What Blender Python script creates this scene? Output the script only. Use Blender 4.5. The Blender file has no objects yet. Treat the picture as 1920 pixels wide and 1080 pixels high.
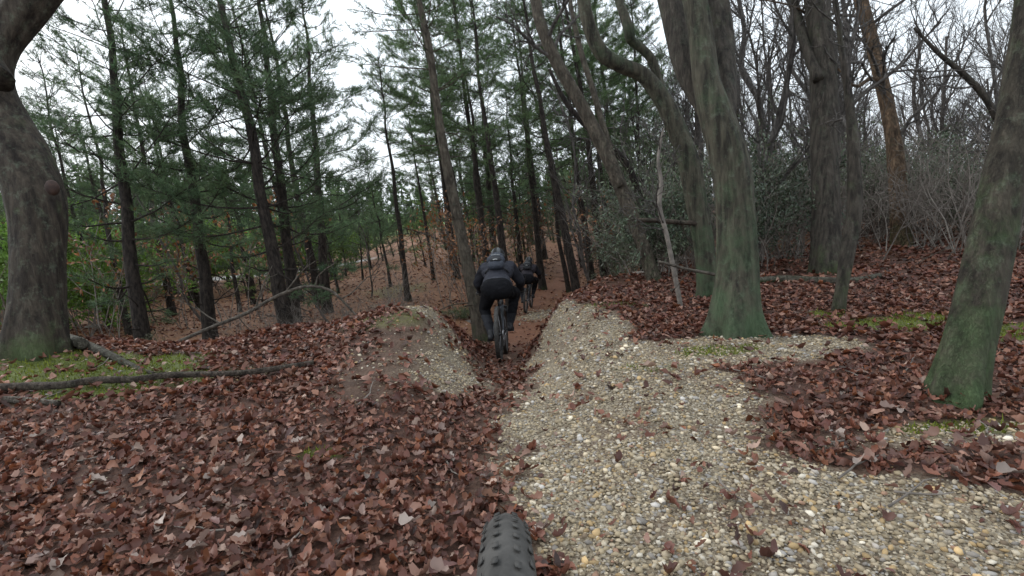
import bpy, math, random
import numpy as np
from mathutils import Vector, Matrix, Quaternion

R = math.radians
rng = np.random.default_rng(11)
random.seed(11)
scene = bpy.context.scene
col = scene.collection

# ------------------------------------------------------------------ camera
CAM = np.array([0.0, 0.0, 1.06])
PITCH, ROLL, FPX = R(8.3), R(4.0), 960.0
fw = np.array([0, math.cos(PITCH), -math.sin(PITCH)])
rt0 = np.array([1.0, 0, 0]); up0 = np.array([0, math.sin(PITCH), math.cos(PITCH)])
rt = rt0 * math.cos(ROLL) - up0 * math.sin(ROLL)
up = up0 * math.cos(ROLL) + rt0 * math.sin(ROLL)
cd = bpy.data.cameras.new('camera'); cam = bpy.data.objects.new('camera', cd); col.objects.link(cam)
cd.sensor_width = 36.0; cd.lens = 18.0; cd.clip_start = 0.02; cd.clip_end = 3000
M = Matrix(((rt[0], up[0], -fw[0], CAM[0]), (rt[1], up[1], -fw[1], CAM[1]), (rt[2], up[2], -fw[2], CAM[2]), (0, 0, 0, 1)))
cam.matrix_world = M
scene.camera = cam

# ------------------------------------------------------------------ sky, sun, exposure
world = bpy.data.worlds.new('World'); scene.world = world; world.use_nodes = True
wn = world.node_tree.nodes; wl = world.node_tree.links
bg = wn['Background']
sky = wn.new('ShaderNodeTexSky'); sky.sky_type = 'NISHITA'; sky.sun_disc = False
sky.sun_elevation = R(38); sky.sun_rotation = R(-60); sky.air_density = 1.6; sky.dust_density = 4.0
hs = wn.new('ShaderNodeHueSaturation'); hs.inputs['Saturation'].default_value = 0.40
tc = wn.new('ShaderNodeTexCoord'); nz = wn.new('ShaderNodeTexNoise'); nz.inputs['Scale'].default_value = 2.2; nz.inputs['Detail'].default_value = 5
mr = wn.new('ShaderNodeMapRange'); mr.inputs['From Min'].default_value = .3; mr.inputs['From Max'].default_value = .7
mr.inputs['To Min'].default_value = 10.5; mr.inputs['To Max'].default_value = 14.0
cc = wn.new('ShaderNodeCombineColor')
mx = wn.new('ShaderNodeMix'); mx.data_type = 'RGBA'; mx.inputs['Factor'].default_value = 0.72
mlt = wn.new('ShaderNodeMix'); mlt.data_type = 'RGBA'; mlt.blend_type = 'MULTIPLY'; mlt.inputs['Factor'].default_value = 1.0
mlt.inputs[7].default_value = (0.86, 0.94, 1.02, 1)
wl.new(tc.outputs['Generated'], nz.inputs['Vector']); wl.new(nz.outputs['Fac'], mr.inputs['Value'])
for ch in ('Red', 'Green', 'Blue'): wl.new(mr.outputs['Result'], cc.inputs[ch])
wl.new(sky.outputs['Color'], hs.inputs['Color'])
wl.new(cc.outputs['Color'], mlt.inputs[6])
wl.new(hs.outputs['Color'], mx.inputs[6]); wl.new(mlt.outputs[2], mx.inputs[7])
wl.new(mx.outputs[2], bg.inputs['Color'])
bg.inputs['Strength'].default_value = 0.12
sd = bpy.data.lights.new('sun', 'SUN'); sun = bpy.data.objects.new('sun', sd); col.objects.link(sun)
sd.energy = 0.8; sd.angle = R(20); sd.color = (1, .97, .93)
az = R(-60); el = R(38)
sdir = Vector((math.sin(az) * math.cos(el), math.cos(az) * math.cos(el), math.sin(el)))
sun.rotation_euler = sdir.to_track_quat('Z', 'Y').to_euler()
scene.view_settings.view_transform = 'Standard'; scene.view_settings.look = 'None'
scene.view_settings.exposure = 0.25; scene.view_settings.gamma = 1.0
scene.view_settings.use_curve_mapping = False
scene.render.engine = 'CYCLES'
scene.cycles.use_denoising = True
scene.cycles.max_bounces = 5; scene.cycles.diffuse_bounces = 3; scene.cycles.glossy_bounces = 2
scene.cycles.transparent_max_bounces = 4

# ------------------------------------------------------------------ helpers: noise, rays
_tab = np.random.default_rng(5).random((8, 256, 256))
def vnoise(x, y, s=0):
    x = np.asarray(x, float); y = np.asarray(y, float)
    xi = np.floor(x).astype(int); yi = np.floor(y).astype(int)
    fx = x - xi; fy = y - yi
    fx = fx * fx * (3 - 2 * fx); fy = fy * fy * (3 - 2 * fy)
    T = _tab[s % 8]
    a = T[xi & 255, yi & 255]; b = T[(xi + 1) & 255, yi & 255]; c = T[xi & 255, (yi + 1) & 255]; d = T[(xi + 1) & 255, (yi + 1) & 255]
    return (a * (1 - fx) + b * fx) * (1 - fy) + (c * (1 - fx) + d * fx) * fy - .5
def fbm(x, y, s=0, o=3):
    r = 0; a = 1.0
    for k in range(o):
        r = r + a * vnoise(x * 2 ** k + 17.3 * k, y * 2 ** k - 9.1 * k, s + k); a *= .5
    return r
def sm(a, b, x):
    t = np.clip((np.asarray(x, float) - a) / (b - a), 0, 1)
    return t * t * (3 - 2 * t)
def soft_interp(xs, ys, lo=-10, hi=420, n=8600, k=9):
    g = np.linspace(lo, hi, n); v = np.interp(g, xs, ys)
    ker = np.hanning(2 * k + 1); ker /= ker.sum()
    v = np.convolve(np.pad(v, k, mode='edge'), ker, 'valid')
    return lambda q: np.interp(q, g, v)
trail_x = soft_interp([-10, 0, 3.5, 6.8, 10, 15.2, 19, 30, 60, 420], [0, 0, -.06, -.12, .05, .45, 1.6, 4.5, 12, 60])
trail_z = soft_interp([-10, 0, 1.7, 3, 4, 5.4, 6.8, 10, 15, 20, 30, 45, 80, 420], [.25, .03, 0, -.13, -.3, -.6, -.92, -1.45, -1.83, -1.82, -1.55, -1.1, -.7, 1])
floor_z = soft_interp([-10, 5, 8, 12, 16, 20, 30, 45, 80, 420], [-.4, -.6, -1.0, -1.25, -1.45, -1.55, -1.4, -1.0, -.6, 1])
def height(x, y, micro=True):
    x = np.asarray(x, float); y = np.asarray(y, float)
    xt = trail_x(y); zt = trail_z(y)
    P = .02 + .09 * sm(-.5, -3.0, x) * sm(1.0, 3.6, y) + .17 * np.exp(-((x + 4.2) / 1.1) ** 2 - ((y - 3.7) / .8) ** 2) + .24 * np.exp(-((x + 1.0) / .62) ** 2 - ((y - 4.75) / .75) ** 2) \
        + .06 * np.exp(-((x - .75) / .5) ** 2 - ((y - 4.6) / 1.1) ** 2) + .10 * sm(2.5, 6, x) + .15 * sm(6, 14, x)
    ye = 5.15 + 1.9 * sm(.2, 1.6, x) + 8 * sm(2.2, 7, x) - .45 * sm(-1.2, -2.0, x) - .75 * sm(-2.0, -3.0, x) + .5 * sm(-3.3, -4.2, x)
    wd = 3.2 + 3.0 * sm(0, 3, x)
    F = floor_z(y) + 1.15 * sm(2.5, 10, x) - .75 * sm(-4, -16, x) * sm(10, 24, y) + 5 * sm(-18, -50, x) * sm(46, 100, y)
    t = sm(0, 1, (y - ye) / wd)
    G = P * (1 - t) + F * t
    d = x - xt
    wob = .10 * vnoise(y * 1.7, y * .3, 2)
    wl_ = .82 + .9 * sm(7, 14, y) + wob; wr_ = .74 + 1.2 * sm(7, 14, y) + wob
    w = np.where(d < 0, wl_, wr_)
    g = 1 - sm(.14, 1.0, np.abs(d) / w)
    z = G + (zt - G) * g * sm(1.2, 2.6, y)
    z = z + .07 * fbm(x * .9, y * .9, 1) * sm(.15, 1.2, np.abs(d))
    if micro:
        z = z + .028 * fbm(x * 4.2, y * 4.2, 3) + .010 * vnoise(x * 15, y * 15, 6)
    return z
def ray(px, py):
    return fw * FPX + rt * (px - 960) + up * (540 - py)
def at(px, py, depth):
    return CAM + ray(px, py) * (depth / FPX)
def hit(px, py, t0=.6, t1=120):
    d = ray(px, py) / FPX
    t = np.geomspace(t0, t1, 6000)
    P = CAM + d[None] * t[:, None]
    k = np.argmax(P[:, 2] < height(P[:, 0], P[:, 1]))
    return P[k] if k else P[-1]
def normal(x, y, e=.06):
    hx = (height(x + e, y, False) - height(x - e, y, False)) / (2 * e); hy = (height(x, y + e, False) - height(x, y - e, False)) / (2 * e)
    n = np.stack([-hx, -hy, np.ones_like(hx)], -1)
    return n / np.linalg.norm(n, axis=-1, keepdims=True)

# ------------------------------------------------------------------ ground cover masks (world space)
def blob(x, y, c, rx, ry, rag=.5):
    q = ((x - c[0]) / rx) ** 2 + ((y - c[1]) / ry) ** 2 + rag * 2 * fbm(x * 2.1 + c[0], y * 2.1, 4)
    return 1 - sm(.55, 1.25, q)
_ge = sorted([tuple(hit(*q)[1::-1]) for q in ((1085, 572), (1140, 590), (1230, 640), (1310, 690), (1400, 750), (1435, 800), (1430, 840), (1490, 868), (1700, 895), (1915, 930))])
_ge = [(.3, 6.0), (_ge[0][0] - .25, _ge[0][1] + .9)] + _ge
_gr = lambda y: np.interp(y, [q[0] for q in _ge], [q[1] for q in _ge])
_rg = [hit(*q) for q in ((705, 574), (745, 573), (790, 580), (825, 600), (848, 640), (856, 690), (835, 730))]
def ridge_dist(x, y):
    d = 9.0 + 0 * np.asarray(x, float)
    for p, q in zip(_rg[:-1], _rg[1:]):
        e = (q - p)[:2]; t = np.clip(((x - p[0]) * e[0] + (y - p[1]) * e[1]) / (e @ e + 1e-9), 0, 1); d = np.minimum(d, np.hypot(x - p[0] - t * e[0], y - p[1] - t * e[1]))
    return d
_gl = lambda y: trail_x(y) + np.interp(y, [.4, 2.4, 3.5, 5, 6.2], [.03, .02, .10, .16, .3])
def gravel_mask(x, y):
    n = fbm(x * 2.3, y * 2.3, 2); n2 = fbm(x * 7, y * 7, 5, 2)
    a = sm(-.10, .13, x - _gl(y) + .28 * n + .12 * n2) * (1 - sm(-.16, .18, x - _gr(y) + .38 * n + .16 * n2)) * (1 - sm(5.4, 6.5, y))
    # ridge of the left mound
    b = np.exp(-((ridge_dist(x, y) + .22 * n) / .22) ** 2) * .9
    c = .95 * blob(x, y, T_B, .75, .42) + .85 * blob(x, y, S_2, .55, .8) + .5 * blob(x, y, G_R, .6, .12)
    return np.clip(np.maximum(a, np.maximum(b, c)) * (0.55 + .6 * sm(-.5, .05, n2 + .7 * n)), 0, 1)
def moss_mask(x, y):
    m = 0
    for (p, rx, ry, w) in MOSS: m = np.maximum(m, w * blob(x, y, p, rx, ry, .7))
    return np.clip(m, 0, 1)
def soil_mask(x, y):
    d = np.abs(x - trail_x(y))
    a = (1 - sm(.10, .34 + .5 * sm(7, 12, y), d + .2 * fbm(x * 2, y * 2, 7))) * sm(1.6, 3.0, y) * .75
    b = .95 * blob(x, y, E_L, .42, .85) + .5 * blob(x, y, E_T, 1.0, 2.2)
    return np.clip(np.maximum(a, b), 0, 1)
T_B = hit(1385, 655); E_L = hit(755, 670); E_T = hit(1040, 545); G_R = hit(1780, 812)
S_2 = hit(1012, 590)
MOSS = [(hit(140, 690), 1.35, .5, 1.0), (hit(1690, 600), .55, .25, .9), (hit(600, 855), .12, .07, .7), (hit(700, 600), .38, .28, .42), (hit(1345, 660), .28, .11, .7),
        (hit(1880, 625), .4, .25, .8), (hit(1560, 590), .2, .12, .8), (hit(1225, 690), .22, .14, .45), (hit(1160, 570), .35, .16, .45), (hit(1800, 802), .26, .07, .7), (hit(745, 545, 7), 1.2, 2.0, .5)]

# ------------------------------------------------------------------ mesh tools
class MB:
    def __init__(s):
        s.v = []; s.t = []; s.q = []; s.n = 0; s.mt = []; s.mq = []; s.c = []
    def add(s, v, tris=None, quads=None, mat=0, c=None):
        v = np.asarray(v, float).reshape(-1, 3)
        if tris is not None and len(tris):
            tr = np.asarray(tris, int).reshape(-1, 3) + s.n; s.t.append(tr); s.mt.append(np.full(len(tr), mat))
        if quads is not None and len(quads):
            qd = np.asarray(quads, int).reshape(-1, 4) + s.n; s.q.append(qd); s.mq.append(np.full(len(qd), mat))
        s.v.append(v); s.n += len(v)
        s.c.append(np.ones((len(v), 3)) if c is None else np.broadcast_to(np.asarray(c, float), (len(v), 3)))
    def mesh(s, name, mats, smooth=True, color=False):
        me = bpy.data.meshes.new(name)
        V = np.concatenate(s.v) if s.v else np.zeros((0, 3))
        T = np.concatenate(s.t) if s.t else np.zeros((0, 3), int); Q = np.concatenate(s.q) if s.q else np.zeros((0, 4), int)
        me.vertices.add(len(V)); me.vertices.foreach_set('co', V.astype(np.float32).ravel())
        nl = T.size + Q.size; nf = len(T) + len(Q)
        me.loops.add(nl); me.loops.foreach_set('vertex_index', np.concatenate([T.ravel(), Q.ravel()]).astype(np.int32))
        me.polygons.add(nf)
        st = np.concatenate([np.arange(len(T)) * 3, T.size + np.arange(len(Q)) * 4])
        me.polygons.foreach_set('loop_start', st.astype(np.int32))
        mi = np.concatenate((s.mt or [np.zeros(0)]) + (s.mq or [np.zeros(0)]))
        me.polygons.foreach_set('material_index', mi.astype(np.int32))
        me.polygons.foreach_set('use_smooth', np.full(nf, smooth))
        if color:
            a = me.attributes.new('tint', 'FLOAT_COLOR', 'POINT')
            C = np.concatenate(s.c); C = np.concatenate([C, np.ones((len(C), 1))], 1)
            a.data.foreach_set('color', C.astype(np.float32).ravel())
        for m in (mats if isinstance(mats, (list, tuple)) else [mats]): me.materials.append(m)
        me.update(calc_edges=True); me.validate()
        return me
    def build(s, name, mats, parent=None, smooth=True, color=False):
        return obj(name, s.mesh(name, mats, smooth, color), parent)
    # tube along a polyline, radii per point
    def tube(s, P, r, n=6, mat=0, caps=True, fn=None, squash=None, c=None):
        P = np.asarray(P, float); m = len(P); r = np.broadcast_to(np.asarray(r, float), (m,))
        T = np.gradient(P, axis=0); T /= np.linalg.norm(T, axis=1, keepdims=True) + 1e-9
        a = np.array([1, 0, 0]) if abs(T[0][0]) < .8 else np.array([0, 1.0, 0])
        X = np.empty_like(P); x = a - T[0] * (a @ T[0]); x /= np.linalg.norm(x); X[0] = x
        for i in range(1, m):
            x = x - T[i] * (x @ T[i]); x /= np.linalg.norm(x) + 1e-9; X[i] = x
        Y = np.cross(T, X)
        th = np.arange(n) * 2 * math.pi / n
        rr = r[:, None] * np.ones((1, n))
        if fn is not None: rr = rr * fn(P, th)
        sx, sy = squash or (1, 1)
        V = P[:, None] + rr[..., None] * (np.cos(th)[None, :, None] * X[:, None] * sx + np.sin(th)[None, :, None] * Y[:, None] * sy)
        i = np.arange(m - 1)[:, None] * n; k = np.arange(n)[None]; k2 = (k + 1) % n
        Q = np.stack([i + k, i + k2, i + n + k2, i + n + k], -1).reshape(-1, 4)
        V = V.reshape(-1, 3); tr = None
        if caps:
            kk = np.arange(n); k2 = (kk + 1) % n
            V = np.concatenate([V, P[:1], P[-1:]])
            a0 = np.stack([np.full(n, m * n), k2, kk], -1); a1 = np.stack([np.full(n, m * n + 1), (m - 1) * n + kk, (m - 1) * n + k2], -1)
            tr = np.concatenate([a0, a1])
        s.add(V, tr, Q, mat, c)
    def capsule(s, a, b, ra, rb, n=14, mat=0, squash=None):
        a = np.asarray(a, float); b = np.asarray(b, float); d = b - a; L = np.linalg.norm(d); d = d / L
        th = np.linspace(-math.pi / 2, 0, 5)[:-1]; P = [a + d * ra * math.sin(t) for t in th]; r = [max(ra * math.cos(t), 1e-4) for t in th]
        for q in np.linspace(0, 1, 5): P.append(a + d * L * q); r.append(ra + (rb - ra) * q)
        for t in np.linspace(0, math.pi / 2, 5)[1:]: P.append(b + d * rb * math.sin(t)); r.append(max(rb * math.cos(t), 1e-4))
        s.tube(P, r, n, mat, squash=squash)
    def box(s, c, size, mat=0, rot=None):
        v = np.array([[x, y, z] for x in (-.5, .5) for y in (-.5, .5) for z in (-.5, .5)]) * np.asarray(size)
        if rot is not None: v = v @ np.asarray(rot).T
        q = [[0, 1, 3, 2], [4, 6, 7, 5], [0, 4, 5, 1], [2, 3, 7, 6], [0, 2, 6, 4], [1, 5, 7, 3]]
        s.add(v + np.asarray(c), None, q, mat)
    def ring(s, c, Rr, r, n=40, m=10, mat=0, sx=1.0, prof=None):   # torus about the x axis
        u = np.arange(n) * 2 * math.pi / n; w = np.arange(m) * 2 * math.pi / m
        rad = Rr + r * np.cos(w)[None]; V = np.empty((n, m, 3))
        V[..., 0] = (r * sx * np.sin(w))[None]; V[..., 1] = rad * np.cos(u)[:, None]; V[..., 2] = rad * np.sin(u)[:, None]
        i = np.arange(n)[:, None]; k = np.arange(m)[None]
        Q = np.stack([i * m + k, ((i + 1) % n) * m + k, ((i + 1) % n) * m + (k + 1) % m, i * m + (k + 1) % m], -1).reshape(-1, 4)
        s.add(V.reshape(-1, 3) + np.asarray(c), None, Q, mat)

def obj(name, me, parent=None):
    o = bpy.data.objects.new(name, me); col.objects.link(o)
    if parent is not None: o.parent = parent
    return o
def tag(o, label=None, cat=None, group=None, kind=None):
    if label: o['label'] = label
    if cat: o['category'] = cat
    if group: o['group'] = group
    if kind: o['kind'] = kind
    return o
def empty(name, loc=(0, 0, 0)):
    o = obj(name, None); o.location = loc; o.empty_display_size = .2
    return o
def copy_tree(o, parent=None):
    c = o.copy(); col.objects.link(c); c.parent = parent
    for ch in list(o.children): copy_tree(ch, c)
    return c

# ------------------------------------------------------------------ materials
def nt(name):
    m = bpy.data.materials.new(name); m.use_nodes = True
    t = m.node_tree; b = t.nodes['Principled BSDF']
    return m, t.nodes, t.links, b
def plain(name, c, rough=.6, metal=0, spec=.5, var=0.0, scale=30, bump=0.0):
    m, N, L, b = nt(name)
    b.inputs['Roughness'].default_value = rough; b.inputs['Metallic'].default_value = metal; b.inputs['Specular IOR Level'].default_value = spec
    tc = N.new('ShaderNodeTexCoord'); n = N.new('ShaderNodeTexNoise'); n.inputs['Scale'].default_value = scale; n.inputs['Detail'].default_value = 4
    L.new(tc.outputs['Object'], n.inputs['Vector'])
    r = N.new('ShaderNodeValToRGB')
    r.color_ramp.elements[0].position = .3; r.color_ramp.elements[1].position = .7
    r.color_ramp.elements[0].color = [v * (1 - var) for v in c] + [1]; r.color_ramp.elements[1].color = [min(1, v * (1 + var)) for v in c] + [1]
    L.new(n.outputs['Fac'], r.inputs['Fac']); L.new(r.outputs['Color'], b.inputs['Base Color'])
    if bump:
        bp = N.new('ShaderNodeBump'); bp.inputs['Strength'].default_value = bump; bp.inputs['Distance'].default_value = .01
        L.new(n.outputs['Fac'], bp.inputs['Height']); L.new(bp.outputs['Normal'], b.inputs['Normal'])
    return m
def tinted(name, rough=.55, trans=0.0, spec=.4):
    m, N, L, b = nt(name)
    a = N.new('ShaderNodeAttribute'); a.attribute_name = 'tint'
    b.inputs['Roughness'].default_value = rough; b.inputs['Specular IOR Level'].default_value = spec
    oi = N.new('ShaderNodeObjectInfo'); h = N.new('ShaderNodeHueSaturation')
    mp = N.new('ShaderNodeMapRange'); mp.inputs['To Min'].default_value = .6; mp.inputs['To Max'].default_value = 1.4
    L.new(oi.outputs['Random'], mp.inputs['Value']); L.new(mp.outputs['Result'], h.inputs['Value'])
    L.new(a.outputs['Color'], h.inputs['Color']); L.new(h.outputs['Color'], b.inputs['Base Color'])
    if trans:
        tr = N.new('ShaderNodeBsdfTranslucent'); L.new(h.outputs['Color'], tr.inputs['Color'])
        ms = N.new('ShaderNodeMixShader'); ms.inputs[0].default_value = trans
        out = N['Material Output']
        L.new(b.outputs['BSDF'], ms.inputs[1]); L.new(tr.outputs['BSDF'], ms.inputs[2]); L.new(ms.outputs['Shader'], out.inputs['Surface'])
    return m
def bark(name, c1, c2, moss=None, moss_amt=0.0, moss_h=0.0, zs=.25, scale=14, bump=.6, wet=.75, lichen=0.0, plate=.5):
    """two-tone bark with stretched plates; moss_amt spreads in patches, moss_h metres of moss rising from the foot"""
    m, N, L, b = nt(name)
    b.inputs['Roughness'].default_value = wet; b.inputs['Specular IOR Level'].default_value = .25
    tc = N.new('ShaderNodeTexCoord'); mp = N.new('ShaderNodeMapping'); mp.inputs['Scale'].default_value = (1, 1, zs)
    L.new(tc.outputs['Object'], mp.inputs['Vector'])
    n1 = N.new('ShaderNodeTexNoise'); n1.inputs['Scale'].default_value = scale; n1.inputs['Detail'].default_value = 7; n1.inputs['Roughness'].default_value = .65
    v1 = N.new('ShaderNodeTexVoronoi'); v1.feature = 'DISTANCE_TO_EDGE'; v1.inputs['Scale'].default_value = scale * 1.6
    L.new(mp.outputs['Vector'], n1.inputs['Vector'])
    ad = N.new('ShaderNodeMix'); ad.data_type = 'RGBA'; ad.blend_type = 'ADD'; ad.inputs['Factor'].default_value = .25
    L.new(mp.outputs['Vector'], ad.inputs[6]); L.new(n1.outputs['Color'], ad.inputs[7]); L.new(ad.outputs[2], v1.inputs['Vector'])
    r = N.new('ShaderNodeValToRGB'); r.color_ramp.elements[0].position = .38; r.color_ramp.elements[1].position = .62
    r.color_ramp.elements[0].color = (*c1, 1); r.color_ramp.elements[1].color = (*c2, 1)
    L.new(n1.outputs['Fac'], r.inputs['Fac'])
    cur = r.outputs['Color']
    n2 = N.new('ShaderNodeTexNoise'); n2.inputs['Scale'].default_value = 3.2; n2.inputs['Detail'].default_value = 9; n2.inputs['Roughness'].default_value = .72
    L.new(tc.outputs['Object'], n2.inputs['Vector'])
    if lichen:
        n3 = N.new('ShaderNodeTexNoise'); n3.inputs['Scale'].default_value = 13; n3.inputs['Detail'].default_value = 5; n3.inputs['Roughness'].default_value = .8
        L.new(tc.outputs['Object'], n3.inputs['Vector'])
        k = N.new('ShaderNodeMapRange'); k.inputs['From Min'].default_value = .52; k.inputs['From Max'].default_value = .82; k.inputs['To Max'].default_value = lichen
        L.new(n3.outputs['Fac'], k.inputs['Value'])
        x = N.new('ShaderNodeMix'); x.data_type = 'RGBA'; x.inputs[7].default_value = (.22, .27, .19, 1)
        L.new(k.outputs['Result'], x.inputs['Factor']); L.new(cur, x.inputs[6]); cur = x.outputs[2]
    if moss:
        sp = N.new('ShaderNodeSeparateXYZ'); L.new(tc.outputs['Object'], sp.inputs['Vector'])
        hm = N.new('ShaderNodeMapRange'); hm.inputs['From Min'].default_value = 0; hm.inputs['From Max'].default_value = max(moss_h, .01)
        hm.inputs['To Min'].default_value = .19; hm.inputs['To Max'].default_value = 0
        L.new(sp.outputs['Z'], hm.inputs['Value'])
        a2 = N.new('ShaderNodeMath'); a2.operation = 'ADD'; L.new(n2.outputs['Fac'], a2.inputs[0]); L.new(hm.outputs['Result'], a2.inputs[1])
        k = N.new('ShaderNodeMapRange'); k.inputs['From Min'].default_value = .64 - moss_amt * .3; k.inputs['From Max'].default_value = .86 - moss_amt * .3; k.inputs['To Max'].default_value = .8
        L.new(a2.outputs[0], k.inputs['Value'])
        mm = N.new('ShaderNodeMix'); mm.data_type = 'RGBA'; mm.inputs[6].default_value = (moss[0] * .55, moss[1] * .55, moss[2] * .5, 1); mm.inputs[7].default_value = (*moss, 1)
        L.new(n1.outputs['Fac'], mm.inputs['Factor'])
        x = N.new('ShaderNodeMix'); x.data_type = 'RGBA'
        L.new(k.outputs['Result'], x.inputs['Factor']); L.new(cur, x.inputs[6]); L.new(mm.outputs[2], x.inputs[7]); cur = x.outputs[2]
    L.new(cur, b.inputs['Base Color'])
    s1 = N.new('ShaderNodeMapRange'); s1.inputs['From Max'].default_value = .12; L.new(v1.outputs['Distance'], s1.inputs['Value'])
    ma = N.new('ShaderNodeMath'); ma.operation = 'MULTIPLY_ADD'; ma.inputs[1].default_value = plate
    L.new(s1.outputs['Result'], ma.inputs[0]); L.new(n1.outputs['Fac'], ma.inputs[2])
    bp = N.new('ShaderNodeBump'); bp.inputs['Strength'].default_value = min(1.0, bump * 1.5); bp.inputs['Distance'].default_value = .04
    L.new(ma.outputs[0], bp.inputs['Height']); L.new(bp.outputs['Normal'], b.inputs['Normal'])
    return m

GREEN = (.095, .135, .05); TEAL = (.085, .14, .072)
M_oak = bark('mossy_bark', (.024, .021, .016), (.105, .096, .068), TEAL, .46, 1.1, zs=.16, scale=17, lichen=.6, plate=.07)
M_oak_d = bark('dark_bark', (.03, .025, .02), (.10, .084, .067), GREEN, .25, .6, zs=.12, scale=22, lichen=.35, plate=.15)
M_oak_g = bark('green_foot_bark', (.02, .016, .012), (.080, .068, .050), (.085, .14, .055), .40, .85, zs=.16, scale=17, lichen=.55, plate=.07)
M_left = bark('old_bark', (.02, .015, .012), (.080, .064, .048), GREEN, .26, .35, zs=.18, scale=16, lichen=.55, plate=.07)
M_pine = bark('pine_bark', (.022, .017, .014), (.085, .066, .054), GREEN, .02, .5, zs=.35, scale=22, bump=.9)
M_pine_l = bark('pale_pine_bark', (.06, .048, .036), (.17, .14, .105), GREEN, .15, .8, zs=.3, scale=18, lichen=.4)
M_bare = bark('bare_bark', (.08, .07, .064), (.20, .18, .165), GREEN, .08, .6, zs=.25, scale=16, lichen=.25)
M_rust = bark('rusty_bark', (.07, .045, .028), (.20, .13, .08), GREEN, .2, 1.0, zs=.25, lichen=.3)
M_twig = plain('dry_twig', (.175, .15, .128), .8, var=.4, scale=12)
M_stick = bark('dead_wood', (.08, .065, .052), (.24, .205, .165), zs=1, scale=18, lichen=.2)
M_stickd = bark('wet_wood', (.045, .033, .026), (.14, .11, .085), zs=1, scale=18, lichen=.25)
M_root = bark('root_bark', (.06, .05, .038), (.17, .155, .12), GREEN, .3, .01, zs=1, scale=18, lichen=.6)
M_needle = tinted('pine_needles', .6, .25, .3)
M_leaf = tinted('dry_leaves', .5, .12, .45)
M_glossy = tinted('evergreen_leaves', .38, .12, .5)
M_stone = tinted('pebble_stone', .7, 0, .35)
M_mossg = tinted('moss_fuzz', .8, .25, .2)
M_cutwood = plain('raw_wood', (.42, .25, .12), .7, var=.3)

# ground material: litter / gravel / moss / soil blended with masks
def ground_material():
    m, N, L, b = nt('forest_floor')
    b.inputs['Specular IOR Level'].default_value = .3
    tc = N.new('ShaderNodeTexCoord')
    def noise(s, d=5, r=.6):
        n = N.new('ShaderNodeTexNoise'); n.inputs['Scale'].default_value = s; n.inputs['Detail'].default_value = d; n.inputs['Roughness'].default_value = r
        L.new(tc.outputs['Object'], n.inputs['Vector']); return n
    def vor(s, f='F1'):
        v = N.new('ShaderNodeTexVoronoi'); v.inputs['Scale'].default_value = s; v.feature = f; L.new(tc.outputs['Object'], v.inputs['Vector']); return v
    def ramp(src, stops):
        r = N.new('ShaderNodeValToRGB'); e = r.color_ramp.elements
        while len(e) < len(stops): e.new(.5)
        for k, (p, c) in enumerate(stops): e[k].position = p; e[k].color = (*c, 1)
        L.new(src, r.inputs['Fac']); return r.outputs['Color']
    def mix(f, a, c, mode='MIX'):
        x = N.new('ShaderNodeMix'); x.data_type = 'RGBA'; x.blend_type = mode
        if isinstance(f, float): x.inputs['Factor'].default_value = f
        else: L.new(f, x.inputs['Factor'])
        L.new(a, x.inputs[6]); L.new(c, x.inputs[7]); return x.outputs[2]
    def attr(n):
        a = N.new('ShaderNodeAttribute'); a.attribute_name = n; return a.outputs['Fac']
    vl = vor(40)
    litter = ramp(noise(38, 8, .75).outputs['Fac'], [(.25, (.022, .012, .009)), (.45, (.065, .032, .022)), (.6, (.11, .054, .036)), (.78, (.17, .095, .066))])
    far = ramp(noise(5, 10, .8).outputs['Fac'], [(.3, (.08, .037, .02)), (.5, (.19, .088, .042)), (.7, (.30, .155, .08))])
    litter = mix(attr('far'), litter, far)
    vg = vor(120); sg = N.new('ShaderNodeSeparateColor'); L.new(vg.outputs['Color'], sg.inputs['Color'])
    gravel = ramp(sg.outputs['Green'], [(0, (.07, .055, .036)), (.35, (.19, .15, .10)), (.7, (.29, .24, .165)), (1, (.42, .37, .29))])
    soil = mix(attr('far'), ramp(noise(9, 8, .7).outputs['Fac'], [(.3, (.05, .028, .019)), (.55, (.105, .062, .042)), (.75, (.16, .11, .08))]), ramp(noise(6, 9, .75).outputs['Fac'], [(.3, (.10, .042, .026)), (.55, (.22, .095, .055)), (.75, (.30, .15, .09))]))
    moss = ramp(noise(14, 8, .7).outputs['Fac'], [(.3, (.05, .055, .018)), (.55, (.11, .135, .032)), (.75, (.18, .21, .06))])
    grass = ramp(noise(.6, 8, .7).outputs['Fac'], [(.3, (.07, .13, .025)), (.7, (.15, .26, .05))])
    road = ramp(noise(3, 6, .7).outputs['Fac'], [(.3, (.35, .34, .32)), (.7, (.5, .49, .47))])
    c = mix(attr('soil'), litter, soil); c = mix(attr('gravel'), c, gravel); c = mix(attr('moss'), c, moss); c = mix(attr('grass'), c, grass); c = mix(attr('road'), c, road)
    L.new(c, b.inputs['Base Color']); b.inputs['Roughness'].default_value = .75
    hb = mix(attr('gravel'), vl.outputs['Distance'], vg.outputs['Distance'])
    nb = noise(40, 6, .7); hb = mix(.5, hb, nb.outputs['Fac'])
    bp = N.new('ShaderNodeBump'); bp.inputs['Strength'].default_value = .8; bp.inputs['Distance'].default_value = .02
    L.new(hb, bp.inputs['Height']); L.new(bp.outputs['Normal'], b.inputs['Normal'])
    return m
M_ground = ground_material()

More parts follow.
